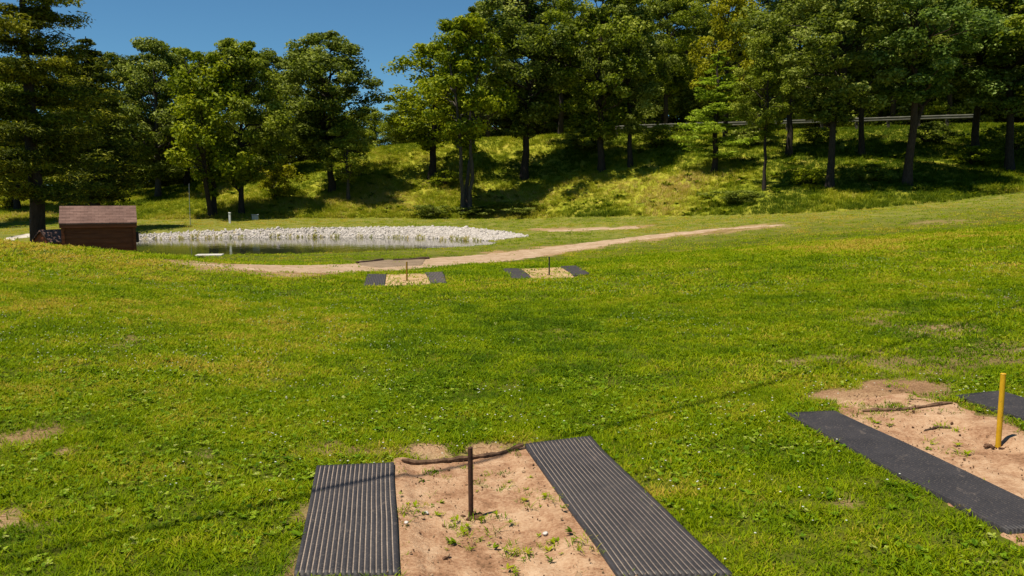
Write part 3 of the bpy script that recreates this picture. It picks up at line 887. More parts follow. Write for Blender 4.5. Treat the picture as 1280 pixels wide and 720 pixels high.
def limb(p0, p1, r0, r1, rn, wob=.06, n=6, sag=.0, lift=.0):
    p0 = np.array(p0); p1 = np.array(p1); L_ = np.linalg.norm(p1 - p0)
    t = np.linspace(0, 1, n)[:, None]; P = p0 * (1 - t) + p1 * t
    P = P + rn.normal(size=(n, 3)) * wob * L_ * np.sin(t * math.pi) + np.array([0, 0, 1]) * (lift * L_) * np.sin(t * math.pi)
    return P, r0 + (r1 - r0) * t[:, 0] ** .8

def broadleaf(seed, H=14.0, R=3.6, hb=.22, nc=95, nper=150, leaf=.225, trunk_r=.2, stems=1, top=.55, ragged=.35, clump=.78, low=.35, fork=None, lean=.0, wob=.10):
    rn = np.random.default_rng(seed)
    V, Fc, off = [], [], 0
    def put(P, r, n=7):
        nonlocal off
        v, f = tube_arrays(P, r, n); V.append(v); Fc.append(f + off); off += len(v)
    tops = []
    spines = []
    for s in range(stems):
        a = s * 2.3 + rn.uniform(0, 1); sp = 0 if stems == 1 else R * .5
        base = np.array([math.cos(a) * .16, math.sin(a) * .16, -.3]) if stems > 1 else np.array([0, 0, -.3])
        tp = np.array([math.cos(a) * sp + lean, math.sin(a) * sp, H * rn.uniform(.84, .93)])
        q = 14; t = np.linspace(0, 1, q)
        P = base[None] * (1 - t[:, None]) + tp[None] * t[:, None]
        wb = np.cumsum(rn.normal(size=(q, 3)) * wob, 0) * np.array([1, 1, 0]); wb -= wb[0]; P += wb * np.sin(t * math.pi)[:, None] + wb * .3 * t[:, None]
        r = trunk_r * (.8 if stems > 1 else 1) * (1 - t) ** .75 + .025
        r[0] *= 1.5; r[1] *= 1.12
        put(P, r, 10); spines.append((P, r))
    if fork:                                             # one heavy second leader
        P, r = spines[0]; k = int(fork * 13)
        tp = P[k] + np.array([R * .45, rn.uniform(-1, 1), (H - P[k][2]) * .72])
        Q, rr = limb(P[k], tp, r[k] * .85, .04, rn, .05, 9, lift=-.05); put(Q, rr, 8); spines.append((Q, rr))
    # clump centres in a lobed egg-shaped crown
    ph = rn.uniform(0, 6.28, 4)
    C = []; Rd = []
    tries = 0
    while len(C) < nc and tries < 6000:
        tries += 1
        t = rn.random() ** .92
        env = (t / low) ** .6 if t < low else (max(0.0, 1 - ((t - low) / (1.02 - low)) ** 1.9)) ** .62
        a = rn.uniform(0, 6.283)
        lob = 1 + ragged * (.55 * math.sin(2 * a + ph[0] + 3 * t) + .45 * math.sin(3 * a + ph[1] - 6 * t) + .35 * math.sin(5 * t * 2 + ph[2]))
        rr = R * env * lob * (rn.random() ** .42)
        z = H * (hb + (1 - hb) * t * .97)
        p = np.array([math.cos(a) * rr + lean * z / H, math.sin(a) * rr, z])
        cr = clump * rn.uniform(.6, 1.25) * (.7 + .45 * env)
        if any(np.linalg.norm((p - q) * np.array([1, 1, 1.25])) < .62 * max(cr, b) for q, b in zip(C[-60:], Rd[-60:])) and rn.random() < .8: continue
        C.append(p); Rd.append(cr)
    C = np.array(C); Rd = np.array(Rd)
    for k in range(0, len(C), 2):                        # limbs reach into the clumps
        best = None
        for P, r in spines:
            z = C[k][2] - np.linalg.norm(C[k][:2]) * .55 - .3
            i = int(np.argmin(np.abs(P[:, 2] - max(z, H * hb * .75)))); d = np.linalg.norm(P[i] - C[k])
            if best is None or d < best[0]: best = (d, P[i], r[i])
        d, p0, r0 = best
        Q, rr = limb(p0, C[k], max(.03, min(r0 * .6, .018 * d + .03)), .012, rn, .07, 6, lift=.05); put(Q, rr, 5)
    tv = np.concatenate(V); tf = np.concatenate(Fc)
    tm = fast_mesh('trunk', tv, tf, [M['bark']], True)
    lv, lf, ti = leaf_cloud(C, Rd, nper, leaf, rn)
    cm = fast_mesh('crown', lv, lf, [M['oak']], False, face_attr={'tint': ti})
    return tm, cm

def conifer(seed, H=12.0, R=2.6, hb=.18, nlev=46, per=5, leaf=.16, trunk_r=.2, droop=.12, irregular=.5, npr=60, aspect=.3, rise=.1, taper=.8, wild=.03, fat=1.0, flat_=.38):
    rn = np.random.default_rng(seed)
    V, Fc, off = [], [], 0
    def put(P, r, n=6):
        nonlocal off
        v, f = tube_arrays(P, r, n); V.append(v); Fc.append(f + off); off += len(v)
    t = np.linspace(0, 1, 16); P = np.stack([np.cumsum(rn.normal(size=16) * .03), np.cumsum(rn.normal(size=16) * .03), -.3 + (H + .3) * t], -1); P[:, :2] -= P[0, :2]
    r = trunk_r * (1 - t) ** .85 + .02; r[0] *= 1.35; put(P, r, 10)
    C, Rd, tn = [], [], []
    for l in range(nlev):
        u = (l + rn.uniform(-.4, .4)) / nlev; u = min(max(u, 0), .995); z = H * (hb + (1 - hb) * u)
        L0 = R * (1 - u) ** taper * (.55 + .45 * min(1, u / .12)) + .18
        for b in range(per):
            if rn.random() < .12: continue
            a = rn.uniform(0, 6.283); L_ = L0 * (1 - irregular * rn.random() ** 1.5)
            d = np.array([math.cos(a), math.sin(a), 0])
            x0 = np.array([np.interp(z, P[:, 2], P[:, 0]), np.interp(z, P[:, 2], P[:, 1]), z])
            q = np.linspace(0, 1, 6)[:, None]
            rs = rise + rn.normal(0, wild); dr = droop + rn.normal(0, wild * .4)
            Q = x0 + d * L_ * q + np.array([0, 0, 1]) * L_ * (rs * q - (dr + rs) * q * q * .8 + .12 * q ** 4)
            put(Q, np.linspace(.035 * (1 - u) + .012, .006, 6), 4)
            bt = rn.normal(.45, .17)
            for s in np.arange(.25, 1.03, .27 / max(L_, .5)):
                pc = x0 + d * L_ * s + np.array([0, 0, 1]) * L_ * (rs * s - (dr + rs) * s * s * .8 + .12 * s ** 4)
                wd = fat * rn.uniform(.7, 1.3) * (.16 + .30 * math.sin(min(s, 1) * 2.6)) * min(1.0, L_ / 1.5)
                side = np.array([-d[1], d[0], 0])
                for sg in (-1, 1):
                    C.append(pc + side * sg * wd * .55 + rn.normal(size=3) * .05); Rd.append(wd * .75); tn.append(bt + .12 * s)
    C = np.array(C); Rd = np.array(Rd)
    lv, lf, ti = leaf_cloud(C, Rd, npr, leaf, rn, flat_, aspect, .8, .3, np.array(tn))
    tm = fast_mesh('trunk', np.concatenate(V), np.concatenate(Fc), [M['barkd']], True)
    cm = fast_mesh('crown', lv, lf, [M['cedar']], False, face_attr={'tint': ti})
    return tm, cm

def place_tree(name, mesh, H0, R0, px, py, top, halfw, label, leafm, bark=None, group=None, rot=0.0, Y=None, cat='tree'):
    if Y is None: x, y, z = hit(px, py)
    else: x = xcol(px, Y); y = Y; z = T(x, y)
    ztop = zrow(top, y)
    H = ztop - z; R = halfw / F * y
    o = empty(name, (x, y, z), rot, label, cat, group)
    o.scale = (R / R0, R / R0, H / H0)
    for nm, me, mt in (('trunk', mesh[0], bark or M['bark']), ('crown', mesh[1], leafm)):
        c = bpy.data.objects.new(nm, me); COL.objects.link(c); c.parent = o
        c.material_slots[0].link = 'OBJECT'; c.material_slots[0].material = mt
    return o

def make_trees():
    A = [broadleaf(1, hb=0.14, nc=130, nper=240), broadleaf(2, hb=0.17, nc=130, nper=240, ragged=.45), broadleaf(3, hb=0.18, nc=132, nper=240, low=.45), broadleaf(4, hb=0.15, nc=130, nper=240, low=.3)]
    LOW = [broadleaf(5, H=9, R=3.6, hb=.0, nc=105, nper=200, low=.3, ragged=.4), broadleaf(6, H=9, R=3.6, hb=.0, nc=105, nper=200, low=.25, ragged=.5)]
    TL = [broadleaf(11, H=17, R=4.0, hb=.30, nc=125, nper=240, low=.36, ragged=.5, trunk_r=.20), broadleaf(12, H=17, R=4.0, hb=.34, nc=115, nper=240, low=.42, ragged=.5, trunk_r=.19),
          broadleaf(13, H=17, R=4.0, hb=.29, nc=125, nper=240, low=.34, ragged=.45, trunk_r=.20)]
    TM = [broadleaf(14, H=16, R=3.8, hb=.20, nc=115, nper=240, low=.4, ragged=.5, trunk_r=.2), broadleaf(15, H=16, R=3.8, hb=.15, nc=115, nper=240, low=.32, ragged=.5, trunk_r=.2)]
    MS = broadleaf(21, H=12, R=2.4, hb=.32, nc=78, nper=220, leaf=.22, stems=3, trunk_r=.125, clump=.68, ragged=.5, low=.4)
    FK = broadleaf(31, H=16, R=3.8, hb=.40, nc=120, nper=240, trunk_r=.21, fork=.34, low=.4, wob=.04)
    YG = [broadleaf(41, H=11, R=2.7, hb=.14, nc=80, nper=140, clump=.75, stems=2, trunk_r=.16, low=.35), broadleaf(42, H=12, R=2.8, hb=.2, nc=80, clump=.75, low=.4)]
    CD = conifer(51, H=13, R=2.5, hb=.20, nlev=24, per=6, leaf=.15, npr=58, trunk_r=.22, irregular=.75, taper=.45, droop=.10, rise=.2, wild=.28, fat=1.25, flat_=.62)
    CD2 = conifer(52, H=12, R=2.6, hb=.15, nlev=34, per=5, leaf=.24, npr=16, trunk_r=.25, irregular=.7, taper=.5, wild=.25, fat=1.5, flat_=.6)
    FE = conifer(53, H=10, R=2.3, hb=.12, nlev=24, per=4, leaf=.24, npr=16, trunk_r=.15, droop=.02, rise=.16, irregular=.5, taper=.7)
    o, d, b, m = M['oak'], M['deep'], M['bright'], M['maple']
    PT = place_tree
    # left-hand group
    PT('cedar_tree', CD, 13, 2.5, 45, 300, -90, 104, 'tall ragged dark cedar just left of the brown shed', M['cedar'], M['barkr'], rot=.4, Y=24.6)
    PT('cedar_tree', CD2, 12, 2.6, 118, 262, 45, 66, 'dark bushy evergreen rising behind the brown shed', M['cedar'], M['barkd'], rot=1.4, Y=42)
    PT('oak_tree', A[0], 14, 3.6, 198, 247, 46, 58, 'round topped dark tree between shed and yellow green tree', d, rot=.3)
    PT('bushy_tree', YG[0], 11, 2.7, 268, 271, 62, 58, 'yellow green twin trunk tree directly behind the white stones', b, M['barkd'], rot=1.0)
    PT('oak_tree', A[1], 14, 3.6, 302, 268, 47, 56, 'mid green tree right of the yellow green twin trunk tree', o, M['barkd'], rot=2.2)
    PT('oak_tree', A[2], 14, 3.6, 415, 240, 38, 68, 'broad dark oak standing left of the sky gap', d, M['barkd'], rot=.9)
    PT('young_tree', YG[1], 12, 2.8, 436, 250, 150, 30, 'small slim tree with pale stem under the broad dark oak', o, M['bark'], rot=.2)
    PT('oak_tree', YG[1], 12, 2.8, 540, 222, 52, 58, 'yellowish rounded tree right of the sky gap', b, M['barkd'], rot=2.4)
    PT('oak_tree', MS, 12, 2.4, 583, 266, 18, 52, 'open tree with several slender stems near the pond end', M['bright'], M['bark'], rot=.7)
    PT('oak_tree', TM[0], 16, 3.8, 655, 223, -60, 80, 'very tall dark tree right of the slender stemmed tree', d, M['barkd'], rot=.2)
    PT('oak_tree', TM[1], 16, 3.8, 752, 214, -55, 70, 'tall tree left of the leaning trunk on the bank', o, M['barkd'], rot=1.1)
    PT('oak_tree', TM[0], 16, 3.8, 788, 208, -20, 52, 'tall tree with thin leaning trunk and blue sky holes', d, M['barkd'], rot=2.9)
    PT('feathery_tree', FE, 10, 2.3, 893, 214, 58, 54, 'light green feathery tree below the golden crown', M['feather'], M['barkd'], rot=.5)
    PT('golden_tree', YG[1], 12, 2.8, 905, 172, -20, 40, 'golden yellow crown high among the dark trees', M['gold'], M['barkd'], rot=.2, Y=55)
    PT('oak_tree', TL[1], 17, 4.0, 955, 238, 40, 40, 'thin trunked tree low on the bank right of the feathery tree', o, M['barkd'], rot=.9)
    PT('oak_tree', TL[1], 17, 4.0, 986, 196, -60, 72, 'thick trunked dark tree high on the bank', d, M['barkd'], rot=4.0)
    PT('oak_tree', TL[0], 17, 4.0, 1037, 236, -50, 84, 'straight dark trunked tree left of the forked trunk tree', d, M['barkd'], rot=2.0)
    PT('oak_tree', TL[2], 17, 4.0, 1077, 195, -60, 64, 'dark trunk just left of and behind the forked trunk tree', d, M['barkd'], rot=.6)
    PT('maple_tree', FK, 16, 3.8, 1134, 231, -40, 90, 'light green tree with a forked brown trunk', m, M['barkr'], rot=.25)
    PT('oak_tree', TL[0], 17, 4.0, 1218, 200, -60, 86, 'dark trunked tree right of the forked trunk tree', d, M['barkd'], rot=3.3)
    PT('maple_tree', TL[2], 17, 4.0, 1262, 214, -50, 90, 'pale leaved tree at the right end of the bank', m, M['barkd'], rot=1.7)
    # trees beyond and between, filling the wood
    g = 'trees of the wood behind the bank'
    lab_l = 'tree in the row filling in behind the pond'; lab_r = 'dark tree in the wood behind the guard rail'; 
    for k, (px, Y, top, hw, me, H0, R0, mt) in enumerate([
            (-60, 44, 20, 70, A[1], 14, 3.6, d), (20, 52, 70, 60, A[2], 14, 3.6, o), (85, 58, 75, 50, A[0], 14, 3.6, d), (150, 60, 66, 52, A[3], 14, 3.6, d), (235, 62, 58, 52, A[2], 14, 3.6, o),
            (340, 60, 62, 46, A[3], 14, 3.6, d), (385, 66, 60, 44, A[1], 14, 3.6, o)]):
        PT('oak_tree', me, H0, R0, px, 0, top, hw, lab_l, mt, M['barkd'], 'trees in the row behind the pond', rot=k * 1.3, Y=Y)
    for k, (px, Y, top, hw, me, mt) in enumerate([
            (512, 74, 118, 40, A[0], o), (610, 72, 0, 50, TL[1], d), (700, 72, -60, 62, TL[2], o), (735, 78, 20, 58, A[0], d), (830, 70, -30, 56, TL[0], o), (850, 80, -10, 66, TL[1], d), (945, 72, -60, 60, TL[2], d),
            (1030, 74, -50, 66, TL[1], d), (1110, 72, -60, 66, TL[0], d), (1180, 70, -40, 62, TL[2], o), (1290, 62, -60, 78, TL[1], d), (1345, 44, -70, 110, TL[0], o), (1480, 42, -70, 110, TL[1], d), (1240, 74, -50, 60, A[1], d), (900, 84, 20, 70, A[2], d), (1000, 86, 10, 70, A[3], o), (1150, 84, 10, 70, A[1], d),  # the big tree just past the right edge is added to shade the bank
            (670, 86, 40, 60, A[3], d), (780, 88, 30, 60, A[1], d)]):
        H0, R0 = (17, 4.0) if me in TL else (14, 3.6)
        PT('oak_tree', me, H0, R0, px, 0, top, hw, lab_r, mt, M['barkd'], g, rot=k * 1.7, Y=Y)
    for k, (px, Y, top, hw, mt) in enumerate([(-40, 66, 150, 80, d), (40, 68, 160, 70, o), (110, 68, 170, 60, d), (170, 70, 165, 60, o), (235, 69, 170, 60, d), (300, 70, 160, 60, o), (360, 70, 150, 56, d), (420, 71, 140, 44, o), (0, 80, 150, 70, d), (75, 81, 150, 70, d), (140, 80, 150, 66, d), (205, 82, 150, 66, o), (268, 80, 150, 66, d), (332, 82, 145, 66, d), (395, 80, 140, 50, d), (458, 82, 132, 34, o), (500, 84, 146, 36, d)]):
        PT('bushy_tree', LOW[k % 2], 9, 3.6, px, 0, top, hw, 'low bushy tree closing the view under the crowns behind the pond', mt, M['barkd'], 'bushy trees under the crowns behind the pond', rot=k * 1.1, Y=Y)
    for k, (px, Y, top, hw, mt) in enumerate([(560, 74, 120, 50, d), (630, 76, 90, 60, d), (700, 75, 80, 60, o), (765, 77, 84, 54, d), (830, 75, 60, 60, d), (890, 77, 70, 60, o), (955, 74, 70, 60, d), (1020, 76, 60, 60, d), (1085, 74, 60, 60, o), (1150, 76, 60, 60, d), (1215, 73, 50, 64, d), (1285, 72, 50, 70, o), (1350, 70, 40, 70, d), (600, 84, 130, 70, d), (680, 85, 120, 70, d), (760, 86, 110, 70, d), (840, 84, 100, 70, d), (920, 86, 100, 70, d), (1000, 85, 95, 70, d), (1080, 84, 95, 70, d), (1160, 86, 90, 70, d), (1240, 82, 85, 74, d), (1320, 80, 80, 74, d)]):
        PT('bushy_tree', LOW[(k + 1) % 2], 9, 3.6, px, 0, top, hw, 'low bushy tree filling the wood beyond the guard rail', mt, M['barkd'], 'bushy trees beyond the guard rail', rot=k * 1.9, Y=Y)
    # understorey shrubs
    S = [broadleaf(61, H=2.4, R=1.4, hb=.05, nc=34, nper=90, leaf=.17, trunk_r=.04, clump=.42, low=.4), broadleaf(62, H=2.2, R=1.5, hb=.03, nc=34, nper=90, leaf=.16, trunk_r=.04, clump=.42, low=.5, ragged=.5)]
    def shrub(px, py, hpx, wpx, k, mt, label, group=None):
        x, y, z = hit(px, py)
        e = empty('shrub', (x, y, z), px * .37, label, 'shrub', group)
        h = hpx / F * y; r = wpx / 2 / F * y; H0, R0 = ((2.4, 1.4), (2.2, 1.5))[k]
        e.scale = (r / R0, r / R0, h / H0)
        for nm, me, q in (('stem', S[k][0], M['barkd']), ('foliage', S[k][1], mt)):
            c = bpy.data.objects.new(nm, me); COL.objects.link(c); c.parent = e
            c.material_slots[0].link = 'OBJECT'; c.material_slots[0].material = q
    shrub(1218, 206, 22, 56, 0, b, 'lush bright green bush on the bank right of the forked tree')
    shrub(345, 248, 42, 60, 1, M['gold'], 'brownish olive shrub left of the broad dark oak')
    shrub(640, 262, 10, 60, 1, o, 'low spreading shrub right of the slender stemmed tree')
    shrub(540, 271, 15, 56, 1, d, 'dark low brush left of the slender stemmed tree foot')
    shrub(600, 270, 12, 50, 0, d, 'dark low brush against the foot of the slender stemmed tree')
    shrub(652, 269, 10, 44, 1, d, 'small dark brush at the right end of the shaded strip beyond the pond')
    shrub(558, 232, 18, 44, 0, b, 'green bush at the foot of the yellowish rounded tree')
    shrub(14, 262, 40, 60, 1, M['gold'], 'olive yellow bush behind the cedar trunk')
    shrub(95, 262, 30, 40, 0, m, 'pale green shrub seen between cedar trunk and shed roof')
    shrub(140, 260, 26, 44, 1, b, 'bright green shrub above the right end of the shed roof')
    shrub(920, 254, 16, 66, 1, d, 'low dark shrub beside the thin trunked tree')
    shrub(1090, 226, 20, 50, 0, o, 'mid green shrub left of the forked brown trunk')
    shrub(1010, 232, 22, 54, 1, b, 'yellow green shrub left of the straight dark trunk')
    for k, (a, c, h, w) in enumerate([(735, 188, 26, 60), (820, 184, 28, 70), (940, 182, 22, 60), (1020, 180, 20, 50), (1165, 180, 26, 60), (1265, 192, 36, 70)]):
        shrub(a, c, h, w, k % 2, (d, o)[k % 2], 'dark undergrowth bush below the guard rail', 'undergrowth bushes along the top of the bank')

# ------------------------------------------------------------------ shed and small objects
def gable_house(name, loc, rz, W, D, hw, hr, over, label, cat, frame=True, meter=False):
    o = empty(name, loc, rz, label, cat)
    b = MB(); n = max(3, int(hw / .13)); bh = hw / n
    for k in range(n):                                        # overlapping boards on the four walls
        z = (k + .5) * bh
        for (cx, cy, sx, sy) in ((0, -D / 2, W, 0), (0, D / 2, W, 0), (-W / 2, 0, 0, D), (W / 2, 0, 0, D)):
            if sx: b.add([(-W / 2, cy + (-.018 if cy < 0 else .018), z - bh / 2), (W / 2, cy + (-.018 if cy < 0 else .018), z - bh / 2), (W / 2, cy, z + bh / 2), (-W / 2, cy, z + bh / 2),
                          (-W / 2, cy * .95, z - bh / 2), (W / 2, cy * .95, z - bh / 2)], [(0, 1, 2, 3), (0, 4, 5, 1)])
            else: b.add([(cx + (-.018 if cx < 0 else .018), -D / 2, z - bh / 2), (cx + (-.018 if cx < 0 else .018), D / 2, z - bh / 2), (cx, D / 2, z + bh / 2), (cx, -D / 2, z + bh / 2),
                         (cx * .95, -D / 2, z - bh / 2), (cx * .95, D / 2, z - bh / 2)], [(0, 1, 2, 3), (0, 4, 5, 1)])
    for sx in (-1, 1):                                        # gable triangles
        b.add([(sx * W / 2, -D / 2, hw), (sx * W / 2, D / 2, hw), (sx * W / 2, 0, hw + hr * .93)], [(0, 1, 2)])
    b.build('wall', M['shed'], o)
    for sx in (-1, 1):
        for sy in (-1, 1):
            c = MB(); c.box((sx * (W / 2 + .012), sy * (D / 2 + .012), hw / 2), (.07, .07, hw), 0, 0, .006); c.build('corner_trim', M['shed'], o)
    r = MB(); th = .035
    run = D / 2 + over; drop = hr * run / (D / 2)
    for sy in (-1, 1):
        for k in range(6):                                    # shingle courses, each a little proud of the one above
            t0 = k / 6; t1 = (k + 1) / 6; l = .004
            ya, yb = sy * run * t0, sy * run * t1
            za, zb = hw + hr - drop * t0 + th, hw + hr - drop * t1 + th + l
            r.add([(-W / 2 - over, ya, za), (W / 2 + over, ya, za), (W / 2 + over, yb, zb), (-W / 2 - over, yb, zb),
                   (-W / 2 - over, yb, zb - .03), (W / 2 + over, yb, zb - .03), (-W / 2 - over, ya, za - .05), (W / 2 + over, ya, za - .05)],
                  [(0, 1, 2, 3), (3, 2, 5, 4), (0, 3, 4, 6), (2, 1, 7, 5), (6, 4, 5, 7)])
    rf = r.build('roof', M['shingle'], o)
    f = MB()
    for sy in (-1, 1): f.box((0, sy * (run - .012), hw + hr - drop - .035), (W + 2 * over - .01, .02, .09))
    f.build('fascia', M['shed'], rf)
    if meter:
        q = MB(); q.box((W / 2 + .07, -D * .28, hw * .62), (.09, .2, .26), 0, 0, .008); q.build('meter_box', M['dark_steel'], o)
    return o

def make_small():
    Y = 21.2; x = xcol(122, Y); z = T(x, Y)
    zt = zrow(257.5, Y)
    W = 80 / F * Y * .96
    hr = .36
    gable_house('garden_shed', (x, Y, z - .05), math.radians(25), W, 1.15, zt - z - hr + .02, hr, .085, 'small dark brown wooden shed with shingled gable roof beside the pond', 'shed', meter=True)
    Y2 = 23.6; x2 = xcol(69, Y2); z2 = T(x2, Y2)
    gable_house('animal_hutch', (x2, Y2, z2 - .05), math.radians(62), .95, .80, zrow(287.5, Y2) - z2 - .26, .30, .05, 'low brown gabled hutch between cedar trunk and shed', 'hutch')
    # concrete slab by the pond
    p = hit(262, 320); b = MB(); b.box((0, 0, .02), (.85, .6, .07), .2, 0, .012)
    tag(b.build('concrete_slab', M['concrete'], None, (p[0], p[1], p[2])), 'pale concrete slab on grass before the pond', 'slab')
    p = hit(287.5, 279); e = empty('marker_post', p, 0, 'short white post behind the white stones', 'post')
    b = MB(); b.box((0, 0, .26), (.10, .10, .56), 0, 0, .01); b.build('shaft', M['white'], e)
    b = MB(); b.box((0, 0, .56), (.13, .13, .05), 0, 0, .012); b.build('cap', M['white'], e)
    p = hit(319, 275); e = empty('utility_box', p, .3, 'low pale grey box behind the white stones', 'box')
    b = MB(); b.box((0, 0, .14), (.36, .28, .30), 0, 0, .015); b.build('body', M['grey'], e)
    b = MB(); b.box((0, 0, .305), (.41, .33, .035), 0, 0, .01); b.build('lid', M['grey'], e)
    p = hit(238, 281); e = empty('thin_pole', p, 0, 'thin grey pole standing beyond the pond', 'pole')
    b = MB(); b.tube([(0, 0, -.2), (0, 0, 1.1), (.02, 0, 2.2)], [.016, .013, .010], 8); b.build('shaft', M['grey'], e)
    # guard rail on the crest
    A = []
    for px, py in [(770, 159.5), (800, 158), (860, 156), (920, 154.5), (1000, 152), (1080, 149.5), (1150, 147), (1215, 145)]:
        Yc = float(np.interp(px, [600, 800, 1000, 1210], [63, 61, 59, 57])) - .6
        A.append((xcol(px, Yc), Yc, zrow(py, Yc)))
    A = np.array(A); c0 = A.mean(0); c0[2] = T(c0[0], c0[1])
    e = empty('guard_rail', tuple(c0), 0, 'long dull steel guard rail along the road above the bank', 'guard rail')
    prof = [(0, .13), (-.05, .10), (-.05, .05), (-.015, .02), (-.015, -.02), (-.05, -.05), (-.05, -.10), (0, -.13)]
    V = []; q = 40; t = np.linspace(0, 1, q); d = np.linspace(0, 1, len(A))
    L_ = np.stack([np.interp(t, d, A[:, k]) for k in range(3)], -1) - c0
    b = MB()
    for i in range(q):
        for (oy, oz) in prof: V.append((L_[i, 0], L_[i, 1] + oy, L_[i, 2] + oz))
    k = len(prof); b.add(V, [(i * k + j, i * k + j + 1, (i + 1) * k + j + 1, (i + 1) * k + j) for i in range(q - 1) for j in range(k - 1)])
    b.build('rail', M['galv'], e)
    for i in range(0, q, 3):
        g = T(L_[i, 0] + c0[0], L_[i, 1] + c0[1] + .12) - c0[2]; top = L_[i, 2] + .17
        b = MB(); b.box((L_[i, 0], L_[i, 1] + .10, (g - .3 + top) / 2), (.15, .15, top - g + .3), 0, 0, .01); b.build('post', M['post'], e)
    # overhead cable crossing the lawn, its poles outside the view
    sh = Vector((-SUN_DIR.x, -SUN_DIR.y)) * (1 / math.tan(SUN_EL))
    g0 = hit(390, 622); g1 = hit(960, 482)
    g0 = np.array(g0); g1 = np.array(g1); dv = (g1 - g0)[:2]; dv /= np.linalg.norm(dv)
    h = 6.0
    mid = (g0[:2] + g1[:2]) / 2 - np.array([sh.x, sh.y]) * h
    p0 = mid - dv * 16; p1 = mid + dv * 16
    e = empty('overhead_cable', (p0[0], p0[1], T(*p0)), 0, 'black overhead cable whose thin shadow crosses the lawn and mats', 'cable')
    b = MB(); pts = []
    for t in np.linspace(0, 1, 33):
        q_ = p0 * (1 - t) + p1 * t; pts.append((q_[0] - p0[0], q_[1] - p0[1], h + .9 * (2 * t - 1) ** 2 - T(*p0)))
    b.tube(pts, .019, 8); b.build('cable', M['cable'], e)
    for q_ in (p0, p1):
        b = MB(); zz = T(*q_) - T(*p0); b.tube([(q_[0] - p0[0], q_[1] - p0[1], zz - .5), (q_[0] - p0[0], q_[1] - p0[1], h + 1.2 - T(*p0))], [.14, .10], 10); b.build('pole', M['post'], e)

def make_paths():
    H = hit
    up = [(255, 326), (330, 331.5), (400, 331), (470, 327.5), (540, 322.5), (600, 317), (700, 307), (800, 295), (880, 287.5), (985, 280.5)]
    lo = [(235, 329), (330, 340), (400, 342.5), (500, 339), (600, 330), (700, 316.5), (800, 300.5), (900, 287.8), (990, 281.6)]
    # left-hand end thins to a trickle
    sheet('path', [H(a, b) for a, b in [(232, 328), (280, 331.5)] + up[1:]], [H(a, b) for a, b in [(230, 329.5), (280, 335)] + lo[1:]], M['path'], 'pale dirt path curving between far pits and pond', 'path', .02, 300, 17, .25, .45, 3, dip=.01, dipw=.4)
    sheet('path', [H(a, b) for a, b in [(675, 287), (730, 284), (800, 282.5)]], [H(a, b) for a, b in [(680, 289.5), (735, 289), (805, 285.5)]], M['path'], 'worn bare strip in the grass right of the pond', 'path', .02, 90, 13, .5, .6, 13, dip=.012, dipw=.8)
    sheet('path', [H(-40, 294), H(5, 293), H(42, 292)], [H(-40, 299), H(5, 298), H(44, 297)], M['gravel'], 'pale gravel patch left of the cedar trunk', 'path', .02, 40, 7, .2, .6, 15)
    sheet('brown_dirt', [H(447, 325.5), H(490, 324.5), H(534, 323.5)], [H(447, 333.5), H(475, 337), H(528, 333)], M['dark_gravel'], 'brown gravel patch in the dirt path', 'dirt patch', .035, 60, 9, .10, .4, 17)
    rn = random.Random(4)
    for (a, b, lab) in (((446, 330), (478, 326.5), 'dark rotten timber at the left end of the brown gravel patch'), ((492, 327), (536, 324.5), 'dark rotten timber at the right end of the brown gravel patch')):
        P0 = H(*a); P1 = H(*b); m = MB(); c = ((P0[0] + P1[0]) / 2, (P0[1] + P1[1]) / 2)
        pts = []
        for t in np.linspace(0, 1, 9):
            x = P0[0] * (1 - t) + P1[0] * t; y = P0[1] * (1 - t) + P1[1] * t
            pts.append((x - c[0], y - c[1], T(x, y) - T(*c) + .04))
        m.tube(pts, [.05 * rn.uniform(.6, 1.2) for _ in pts], 7)
        tag(m.build('rotten_timber', M['timberd'], None, (c[0], c[1], T(*c))), lab, 'timber')

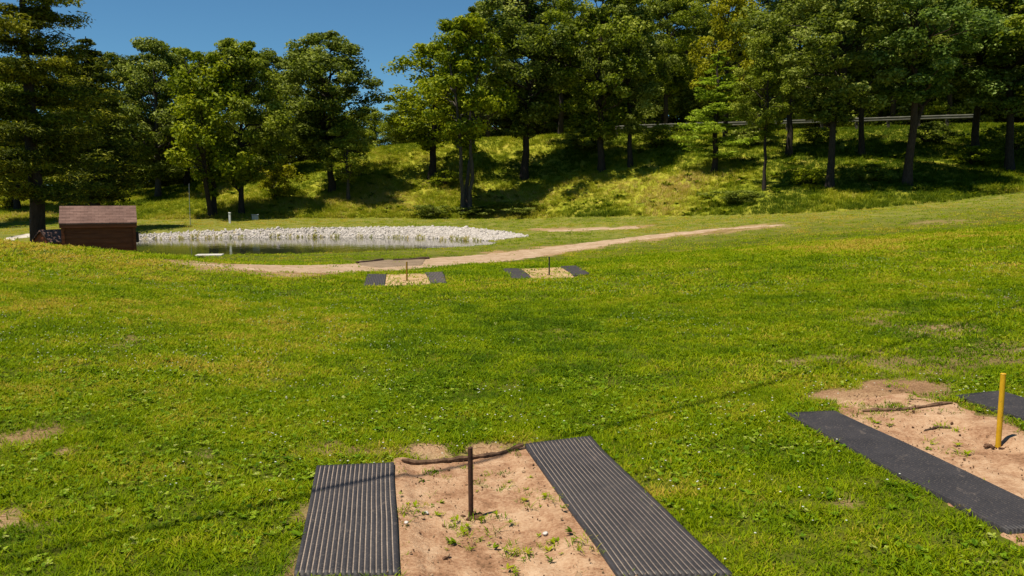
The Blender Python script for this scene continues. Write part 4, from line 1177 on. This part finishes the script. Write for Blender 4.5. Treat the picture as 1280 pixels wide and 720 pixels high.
# ------------------------------------------------------------------ assemble
make_camera(); make_light()
for (a, b, rx, ry, s) in [(30, 545, .22, .35, .8), (85, 565, .16, .25, .8), (5, 650, .2, .2, .9), (60, 655, .12, .12, .6), (1210, 370, .6, .8, .75), (1085, 395, .5, .8, .7), (1190, 418, .4, .6, .8),
                          (1130, 455, .7, .9, .65), (1240, 440, .5, .7, .6), (255, 570, .08, .1, .6), (165, 425, .3, .5, .5), (1055, 628, .10, .10, .7), (770, 52 + 400, .2, .2, .4), (980, 455, .25, .4, .6),
                          (450, 562, .35, .16, .7), (372, 700, .06, .5, .9), (380, 640, .06, .4, .7), (700, 420, .3, .5, .35), (1010, 310, .8, 1.6, .5), (1180, 280, 1.2, 2.0, .5), (540, 560, .28, .20, 1), (610, 556, .3, .2, 1), (655, 553, .15, .12, .9), (1050, 495, .3, .3, 1), (1110, 485, .4, .35, 1), (1160, 490, .4, .3, .9), (1000, 500, .15, .15, .6)]:
    p = hit(a, b); s = s if s == 1 or b > 480 else s * .8; BARE.append((p[0], p[1], rx, ry, s))
for a, b, w in [(240, 329, .5), (275, 334, .7), (310, 337, .9), (350, 337, 1.2), (390, 337, 1.2), (430, 337, 1.2), (480, 335, 1.4), (530, 331, 1.4), (570, 327, 1.4), (610, 323, 1.4), (650, 318, 1.4), (690, 313, 1.4), (730, 308, 1.4), (770, 303, 1.4), (810, 298, 1.4),
                (850, 293.5, 1.4), (890, 289, 1.4), (930, 286, 1.4), (965, 283, 1.4), (690, 287, 1.1), (720, 287, 1.4), (750, 285.5, 1.6), (785, 284, 1.4)]:
    p = hit(a, b); BARE.append((p[0], p[1], w * (1.1 if a < 700 else .8), w * (1.15 if a < 700 else .85), .85 if a < 700 else .7))
for a, b, rx, ry in [(589, 651, .3, .3), (600, 700, .3, .3), (585, 600, .3, .3), (1247, 563, .28, .3), (1180, 535, .25, .25), (1230, 530, .25, .25)]:
    p = hit(a, b); BARE.append((p[0], p[1], rx, ry, 1))
make_ground(); make_paths(); make_court(); make_pond(); make_grass(); make_bank_growth(); make_trees(); make_small()

SC.view_settings.view_transform = 'Standard'; SC.view_settings.look = 'None'
SC.view_settings.exposure = 0.70; SC.view_settings.gamma = 1.0
SC.render.engine = 'CYCLES'
SC.cycles.max_bounces = 6; SC.cycles.diffuse_bounces = 3; SC.cycles.glossy_bounces = 2; SC.cycles.transmission_bounces = 3
SC.cycles.use_denoising = True
